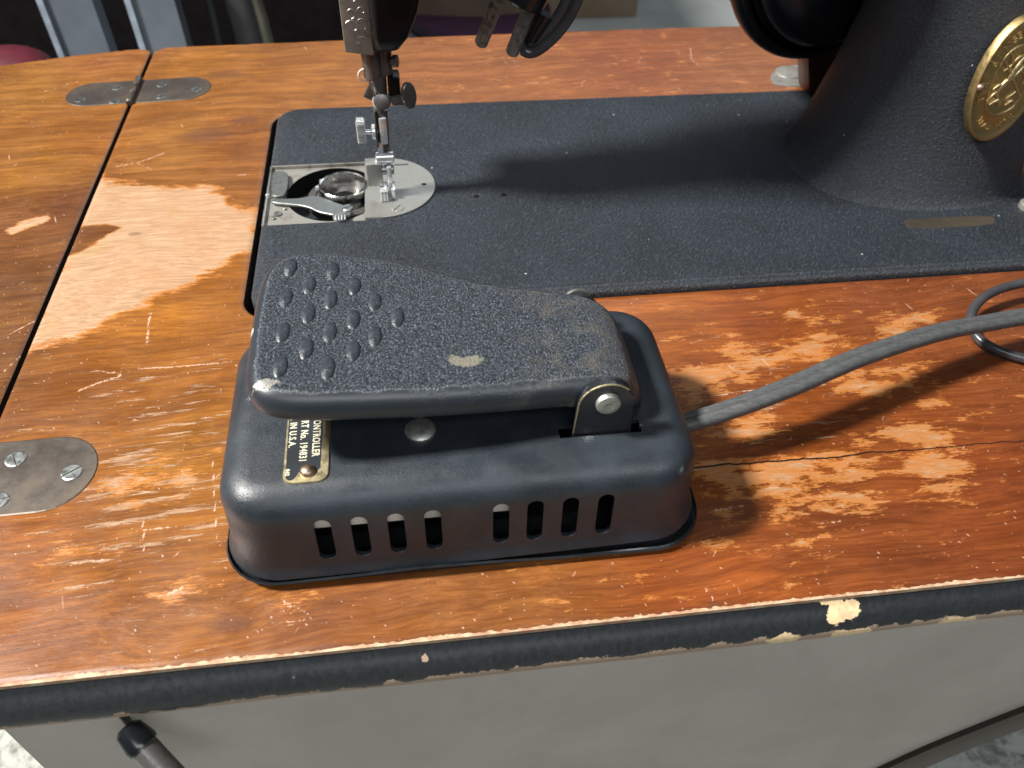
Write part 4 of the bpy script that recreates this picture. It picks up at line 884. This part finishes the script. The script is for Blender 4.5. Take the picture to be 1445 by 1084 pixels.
def edge_mat(t):
    # smooth worn enamel at the very rim, wrinkle inside; bare metal where the corner is rubbed
    h1 = t.noise(0.8, None, 4, .75); h2 = t.noise(1.6, None, 3, .65); h = t.math('ADD', t.math('MULTIPLY', h1, .7), h2); ins = t.attr('inner')
    fade = t.ramp(t.math('ADD', ins, t.math('MULTIPLY', t.math('SUBTRACT', t.noise(.25, None, 4), .5), .5)), .35, .8)
    bn = t.n('ShaderNodeBump'); t.put(bn.inputs['Height'], h); t.put(bn.inputs['Strength'], t.math('MULTIPLY_ADD', fade, .93, .06)); bn.inputs['Distance'].default_value = 1.5*S
    c = t.mix(t.math('MULTIPLY', fade, t.ramp(h2, .42, .62)), (0.020, .025, .032), (.115, .138, .17)); c = t.mix(t.math('MULTIPLY', fade, t.ramp(h2, .60, .70, 0, .8)), c, (.33, .37, .43))  # glints on the wrinkle crests are put into the colour
    sp = t.sep()
    def blob(p, rx, ry, rz=99, amp=1.4, lo=.75, hi=1.0):
        dx = t.math('DIVIDE', t.math('SUBTRACT', sp[0], p[0]), rx); dy = t.math('DIVIDE', t.math('SUBTRACT', sp[1], p[1]), ry)
        dd = t.math('ADD', t.math('ADD', t.math('MULTIPLY', dx, dx), t.math('MULTIPLY', dy, dy)), t.math('MULTIPLY', t.math('SUBTRACT', t.noise(.6, None, 5, .7), .5), amp)); return t.ramp(dd, lo, hi, 1, 0)
    sc = blob(TREAD_SCUFF-Vector((0, .9, 0)), 5.4, 3.0, amp=2.2); c = t.mix(t.math('MULTIPLY', sc, .9), c, (.33, .31, .235))
    c = t.mix(t.math('MULTIPLY', t.ramp(sp[0], 5, 32), t.ramp(t.noise(.13, None, 5, .7), .46, .70, 0, .7)), c, (.15, .14, .115))
    met = t.math('MAXIMUM', blob(cpos, 3.8, 1.5, amp=4.0), blob(cpos2, 1.0, 1.9)); c = t.mix(met, c, (.42, .40, .36))
    return t.out(c, t.math('MULTIPLY_ADD', fade, .06, .36), 0, bn.outputs[0], .6)
m_pedal = edge_mat(t_edge)
pd = make('pedal', vs, fs, m_pedal, fc)
nr = len(PO); innerattr = [0]*(nr*4)
for k in range(0, 8): innerattr += [[0, 0, .04, .12, .28, .5, .75, .95][k]]*nr
innerattr += [1.0]*(len(vs)-len(innerattr))
# sides towards the middle of the pedal keep the wrinkle; the rounded end is smooth
for i, p in enumerate(vs):
    if innerattr[i] < 1: innerattr[i] = max(innerattr[i], min(1, max(0, (p.x-26)/40))*.38)
a = pd.data.attributes.new('inner', 'FLOAT', 'POINT'); a.data.foreach_set('value', np.array(innerattr, np.float32))
weld(pd)
BUMPS = [(315,135),(530,155),(410,225),(640,230),(290,290),(520,300),(745,310),(405,370),(635,400),(860,390),(275,465),(515,465),(745,485),(395,550),(635,560),(262,640),(505,650)]
for (bx, by) in BUMPS:
    x, y = 320+(bx+8)/3.6125, 340+by/3.6125; z = 61.0
    for _ in range(4): p = at(x, y, z); z = pz(p.x)
    bm = bmesh.new(); bmesh.ops.create_uvsphere(bm, u_segments=16, v_segments=8, radius=1)
    vv = [Vector((p.x+v.co.x*2.4+v.co.y*.3, p.y+v.co.y*5.4, z-0.7+v.co.z*1.55*(1 if v.co.x < 0 else .85))) for v in bm.verts]; ff = [[q.index for q in f_.verts] for f_ in bm.faces]; bm.free()
    o = make('tread_bump', vv, ff, m_pedal, pd, True, origin=None)
    # keep the finish aligned with the pedal: same object coordinates as the pedal itself
    a = o.data.attributes.new('inner', 'FLOAT', 'POINT'); a.data.foreach_set('value', np.full(len(vv), .46, np.float32))
# bracket ears with the pivot pin
def ear(y0, y1, front):
    out = [(112.2, HZ-3), (112.6, HZ+1)]; cx, cz, r = 121.6, (49.4 if front else 43.6), 8.3
    for k in range(17): a = math.radians(172-172*k/16); out.append((cx+r*math.cos(a), cz+r*math.sin(a)))
    out += [(130.6, HZ+1), (131.0, HZ-3)]
    n = len(out); ins = []
    cxm, czm = 121.6, 45
    for x, z in out: ins.append((x+(cxm-x)*.045, z+(czm-z)*.03))
    ya, yb = (y0, y1) if front else (y1, y0)
    vs = [Vector((x, yb, z)) for x, z in out]+[Vector((x, ya+(.35 if front else -.35), z)) for x, z in out]+[Vector((x, ya, z)) for x, z in ins]
    fs = [[i, (i+1) % n, n+(i+1) % n, n+i] for i in range(n)]+[[n+i, n+(i+1) % n, 2*n+(i+1) % n, 2*n+i] for i in range(n)]+[[2*n+i for i in range(n)], [n-1-i for i in range(n)]]
    o = make('bracket_ear', vs, fs, m_paint2, fc)
    rimpts = [Vector((x, (ya+yb)/2, z)) for x, z in out[1:-4]]
    sweep('ear_edge', rimpts, [(-.75, -.12), (.75, -.12), (.75, .14), (-.75, .14)], m_steel, o, up=(0, 1, 0) if False else (0.001, 0, 1), caps=True) if False else None
    # bare bright edge where the enamel has rubbed off
    vs2 = []; fs2 = []; m2 = 0
    for i, (x, z) in enumerate(out[1:15]):
        dx, dz = x-cx, (z-cz if z > cz else 0); L = math.hypot(dx, dz) or 1; nx2, nz2 = dx/L, dz/L
        if not front: continue
        for yy, oo in ((ya-.03, -.22), (ya-.03, .08), (ya+.45, .08)): vs2.append(Vector((x+nx2*oo, yy if front else yy, z+nz2*oo)))
    for i in range(13 if front else 0):
        for k in range(2): fs2.append([i*3+k, i*3+k+1, (i+1)*3+k+1, (i+1)*3+k])
    if front: make('ear_edge', vs2, fs2, m_gold, o)
    return o
ear(-107.8, -106.0, True); ear(-61.0, -59.2, False)
# second, inner edge line seen behind the front ear: the pedal's own lug
lug = []
for k in range(13): a = math.radians(165-150*k/12); lug.append((122.4+8.4*math.cos(a), -105.4, 49.2+8.4*math.sin(a)))
lathe('pedal_lug', [(0, 8.2), (1.2, 8.3), (1.3, 8.0), (1.3, 0)], (122.2, -104.3, 49.0), (0, -1, 0), m_paint2, pd, 36)
lathe('pivot_pin', [(0, 3.7), (1.1, 3.7), (1.6, 3.4), (2.0, 2.3), (2.0, 1.0), (1.7, .6), (1.7, 0)], (121.8, -107.9, 50.8), (0, -1, 0), m_rivet, fc, 36)
lathe('pivot_pin', [(0, 4.3), (1.1, 4.3), (1.7, 3.9), (2.1, 2.6), (2.1, 0)], (122.0, -59.1, 48.8), (0, 1, 0), m_rivet, fc, 24)
lathe('cover_rivet', [(0, 4.7), (.7, 4.6), (1.3, 3.9), (1.7, 2.4), (1.8, 0)], at(593, 608, HZ+.1), (0, 0, 1), m_rivet, fc, 32)
# name plate
pl0, pl1 = at(404, 640, HZ+.6), at(467, 640, HZ+.6); px0, px1 = 27.6, 40.6; py0 = -117.4
PL = rrect(px0, px1, py0, -55, 3.2, 8); n = len(PL); ins = inset(PL, .25)
plate = make('name_plate', [Vector((p.x, p.y, HZ+.02)) for p in PL]+[Vector((p.x, p.y, HZ+.55)) for p in ins], [[i, (i+1) % n, n+(i+1) % n, n+i] for i in range(n)]+[[n+i for i in range(n)]], m_gold, fc)
m_platebk = flat_mat('plate_black', (.028, .033, .038), .35)
FL = smooth_closed([Vector(p) for p in [(28.2, -60), (28.2, -115), (29.4, -116.4), (30.6, -116.2), (31.6, -114.6), (32.4, -113.2), (34.4, -112.0), (36.6, -113.2), (37.6, -113.4), (38.3, -112), (38.3, -60)]], 1)
if area2(FL) < 0: FL.reverse()
n = len(FL); make('plate_field', [Vector((p.x, p.y, HZ+.5)) for p in FL]+[Vector((p.x, p.y, HZ+.60)) for p in FL], [[i, (i+1) % n, n+(i+1) % n, n+i] for i in range(n)]+[[n+i for i in range(n)]], m_platebk, plate)
m_letter = flat_mat('plate_letters', (.74, .70, .52), .45)
def line(s, x, yend, size, nm='lettering', xs=1.0): # reads towards the viewer; 'yend' is where the last letter ends
    return text_mesh(nm, s, size, m_letter, plate, (x, yend, HZ+.66), (0, -1, 0), (1, 0, 0), .05, 'RIGHT', .05, 1.12, xs)
line('MOTOR CONTROLLER', 35.6, at(446, 646, HZ).y, 3.1, xs=.74); line('PART No. 194831', 32.0, at(428, 654, HZ).y, 3.1, xs=.74); line('MADE IN U.S.A.', 28.7, at(411, 634, HZ).y, 2.9, xs=.8); line('842', 28.5, -114.6, 1.5)
lathe('rivet', [(0, 2.3), (.8, 2.2), (1.5, 1.6), (1.8, .6), (1.8, 0)], at(434, 664, HZ+1.0)-Vector((0, 0, .6)), (0, 0, 1), m_bronze, plate, 24)
lathe('rivet', [(0, 2.3), (.8, 2.2), (1.5, 1.6), (1.8, .6), (1.8, 0)], (34.2, -60.5, HZ+.4), (0, 0, 1), m_bronze, plate, 24)
# flat twin cord
path = spline([(146, -91, 17.5), (153, -90.4, 18), (160, -89.6, 18.6), (175, -86.5, 20.0), (196, -80.5, 21.6), (226, -69.5, 22.4), (262, -57.5, 20.0), (290, -50.5, 17.0), (320, -46, 15.5), (360, -46.0, 15.0), (400, -50, 12), (440, -58, 4)], 10)
sec = []
W2, T2 = 2.8, 2.35
for k in range(-6, 7): a = math.radians(k*15); sec.append((W2-.3+T2*math.cos(a)*1.0, T2*math.sin(a)))
sec = [(x, y) for x, y in sec]+[(.7, 1.75), (0.0, .6), (-.7, 1.75)]+[(-x, y) for x, y in sec[::-1]]+[(-.7, -1.75), (0.0, -.6), (.7, -1.75)]
sweep('cord', path, sec, m_rubber, fc, twist=lambda u: 0.55-0.25*u)
lathe('cord_grommet', [(0, 5.2), (1.2, 5.0), (1.6, 4.3), (1.6, 0)], (151.0, -90.8, 18.0), (1, .1, .06), m_paint2, fc, 24, squash=(1.0, .75))

# ================================================================== loose things
cyp = [(330+37*math.cos(a), -38.5+21.5*math.sin(a), 3.0+5*math.sin(a*.5+1.5)**2+(7 if math.sin(a) > 0 else 0)*math.sin(a)) for a in np.linspace(-2.2, 4.6, 60)]
cyp = [(390, -62, 2.4), (360, -61, 2.3), (332, -61.5, 2.4), (312, -59.5, 2.6), (298, -51, 3), (294.2, -42, 4), (298, -32, 6), (308, -24.5, 8), (322, -20.2, 9), (340, -18.5, 9), (372, -20, 8), (410, -24, 5)]
sweep('cable_loop', spline(cyp, 10), circ(2.0, 14), m_cable, None, origin=(330, -40, 0))
o = bpy.data.objects['cable_loop']; tag(o, 'thin shiny black cable loop lying on the wood at the right edge', 'cable')
# hanging plug with its cord
plg = thing('power_plug', 'black two prong power plug hanging from its cord beside the needle', 'plug', (118, 90, 70))
def ribbon(name, p0, p1, wv, w_, th, mat, parent):
    p0, p1 = Vector(p0), Vector(p1); a = (p1-p0).normalized(); wv = (Vector(wv)-a*Vector(wv).dot(a)).normalized(); nn = a.cross(wv); out = []
    for k in range(9): ang = math.pi*k/8; out.append((-math.cos(ang)*w_/2, -math.sin(ang)*w_*.35))
    L = (p1-p0).length; prof = out+[(w_/2, L), (-w_/2, L)]; n = len(prof); vs = [p0+wv*x+a*y+nn*(-th/2) for x, y in prof]+[p0+wv*x+a*y+nn*(th/2) for x, y in prof]
    return make(name, vs, [list(range(n)), list(range(n, 2*n))[::-1]]+[[i, (i+1) % n, n+(i+1) % n, n+i] for i in range(n)], mat, parent)
ribbon('prong', atY(679, 60, 90), atY(704, -2, 90), (.75, -.65, .2), 6.0, 1.6, m_steel, plg)
ribbon('prong', atY(723, 73, 86), atY(752, 0, 88), (.75, -.65, .2), 6.0, 1.6, m_steel, plg)
pc = (atY(703, 0, 90)+atY(757, 0, 90))/2; pax = (atY(715, -60, 92)-atY(690, 0, 92)).normalized()
lathe('plug_body', [(-1, 0), (-1, 12), (0, 13), (10, 13.2), (16, 12), (26, 8), (34, 5.5), (34, 0)], pc+pax*1.0+Vector((1, 0, 0)), pax, m_gloss, plg, 40, squash=(1, .8))
cyl('plug_strain', atY(748, 55, 92), atY(768, 18, 92), 3.4, 4.6, m_gloss, plg)
sweep('cord', spline([atY(742, 52, 94), atY(744, 66, 93), atY(757, 64, 92), atY(782, 42, 91), atY(802, 12, 91), atY(814, -25, 92), atY(815, -90, 95), atY(800, -170, 98)], 10), [(x*.95, y*.9) for x, y in sec], m_cable, plg, up=(0, -1, 0), twist=lambda u: .2)
# knee lever under the top
kl = thing('knee_lever', 'dark capped grey metal knee lever sticking out below the black edge at bottom left', 'knee lever', (-27, -152, -60))
p0 = atY(190, 1040, -158); p1 = atY(262, 1118, -172)
lathe('lever_cap', [(-4, 0), (-4, 2.6), (-2.6, 4.1), (2.6, 4.9), (4, 4.6), (4, 0)], p0, p1-p0, m_gloss, kl, 28)
cyl('lever_rod', p0+(p1-p0).normalized()*1.0, p1, 4.0, 4.0, m_darksteel, kl)
box('lever_mount', atY(166, 1012, -152), atY(200, 1040, -150)+Vector((0, 4, 0)), m_gloss, kl, .8)

# ================================================================== background behind the table
m_bg1 = flat_mat('blue_grey_plastic', (.115, .135, .165), .5, .2, .01); m_bg2 = flat_mat('pale_blue_edge', (.26, .31, .37), .45)
m_bgd = flat_mat('dark_cloth', (.012, .012, .013), .9, .5, .006); m_card = flat_mat('cardboard', (.36, .27, .18), .8, .15, .01)
o = box('dark_crate', (-900, 900, -700), (atY(556, 30, 900).x, 1500, 250), flat_mat('black_crate', (.006, .005, .0055), .9, spec=.05), None, 8, origin=(-300, 1200, -700)); tag(o, 'large black crate behind the left end of the table', 'crate')  # plain black box, a backdrop for the dark left end
def post(x0, y0, x1, y1, w0, w1, label, Y=600, ext=5.0):
    # an upright board seen only just above the back edge of the table
    t0, t1 = atY(x0, y0, Y), atY(x1, y1, Y); d = (t1-t0); b = t1+d*((-700-t1.z)/d.z); tp = t0-d*1.2; wb = 42.
    r = thing('upright_board', label, 'board', (b.x+30, Y, -700), 'blue grey upright boards behind the table')
    def quad(name, a0, a1, ya, yb, mat):
        P = [(b.x+a0, b.z), (b.x+a1, b.z), (tp.x+a1, tp.z), (tp.x+a0, tp.z)]
        return make(name, [(x, ya, z) for x, z in P]+[(x, yb, z) for x, z in P], [[0, 1, 2, 3], [7, 6, 5, 4], [0, 4, 5, 1], [1, 5, 6, 2], [2, 6, 7, 3], [3, 7, 4, 0]], mat, r)
    quad('board_face', 6, w0, Y, Y+24, m_bg1); quad('board_edge', 0, 5.8, Y-3, Y+22, m_bg2); return r
post(52, 0, 82, 75, 50, 50, 'blue grey upright board nearer the red ball'); post(176, 0, 198, 68, 46, 46, 'paler blue grey upright board behind the gap between table and leaf')
def fold(x0, y0, x1, y1, w_, mat, Y=640, lab=''):
    t0, t1 = atY(x0, y0, Y), atY(x1, y1, Y); d = t1-t0; b = t1+d*((-690-t1.z)/d.z); tp = t0-d*1.5; P = [tp+(b-tp)*u+Vector((6*math.sin(u*9), 4*math.sin(u*7), 0)) for u in np.linspace(0, 1, 16)]
    return sweep('hanging_strap', P, [(w_*.5*math.cos(a), w_*.35*math.sin(a)) for a in np.linspace(0, 2*math.pi, 14)[:-1]], mat, None, up=(0, 1, 0), origin=tuple(b))
for a in (((330, 0, 345, 60, 30, flat_mat('charcoal_cloth', (.035, .037, .038), .8, .4, .01)), 'charcoal cloth strap hanging behind the table, widest of three'), ((352, 0, 368, 60, 15, flat_mat('olive_cloth', (.075, .072, .055), .8, .4, .01)), 'olive grey cloth strap hanging behind the table'), ((288, 0, 300, 60, 6, flat_mat('navy_strap', (.03, .034, .045), .7)), 'narrow navy strap hanging beside the paler upright board')):
    o = fold(*a[0]); tag(o, a[1], 'strap', 'straps hanging behind the table')
pr = atY(16, 88, 560); bm = bmesh.new(); bmesh.ops.create_uvsphere(bm, u_segments=32, v_segments=16, radius=1); vv = [Vector((pr.x-6+v.co.x*44, pr.y+v.co.y*40, pr.z-12+v.co.z*24)) for v in bm.verts]; ff = [[q.index for q in f_.verts] for f_ in bm.faces]; bm.free()
o = make('red_cushion', vv, ff, flat_mat('red_cloth', (.07, .004, .012), .6), None, True, origin=(pr.x, pr.y, pr.z-36)); tag(o, 'dark red round cushion behind the left end of the table', 'cushion')
o = box('stool_seat', (pr.x-60, pr.y-45, -700), (pr.x+50, pr.y+45, pr.z-36.2), m_bgd, None, 4, origin=(pr.x, pr.y, -700)); o.name = 'dark_stool'; tag(o, 'dark stool carrying the red cushion behind the table', 'stool')
# cardboard box and a purple bin on the floor further back
c0, c1 = at(560, 33, -560), at(903, 33, -560)
cb = thing('cardboard_box', 'brown cardboard box on the floor behind the machine', 'box', ((c0.x+c1.x)/2, c0.y+200, -560))
box('carton', (c0.x, c0.y, -560), (c1.x, c0.y+420, -180), m_card, cb, 3)
box('carton_flap', (c0.x-4, c0.y-5, -230), (c1.x+4, c0.y-1, -182), m_card, cb, 1)
o = box('pale_slab', (c0.x-260, c0.y-260, -700), (c1.x+1400, c0.y+900, -560.5), flat_mat('pale_board', (.50, .53, .51), .6, .2, .004), None, 4, origin=(c0.x, c0.y, -700)); tag(o, 'wide pale board platform under the cardboard box', 'platform')
pcn = at(665, 49, -560)
o = lathe('purple_tray', [(0, 150), (12, 170), (34, 176), (38, 172), (20, 160), (10, 0)], (pcn.x+20, pcn.y+70, -560), (0, 0, 1), flat_mat('purple_plastic', (.085, .035, .085), .4), None, 48, origin=(pcn.x, pcn.y, -560)); tag(o, 'purple plastic tray in front of the cardboard box', 'tray')
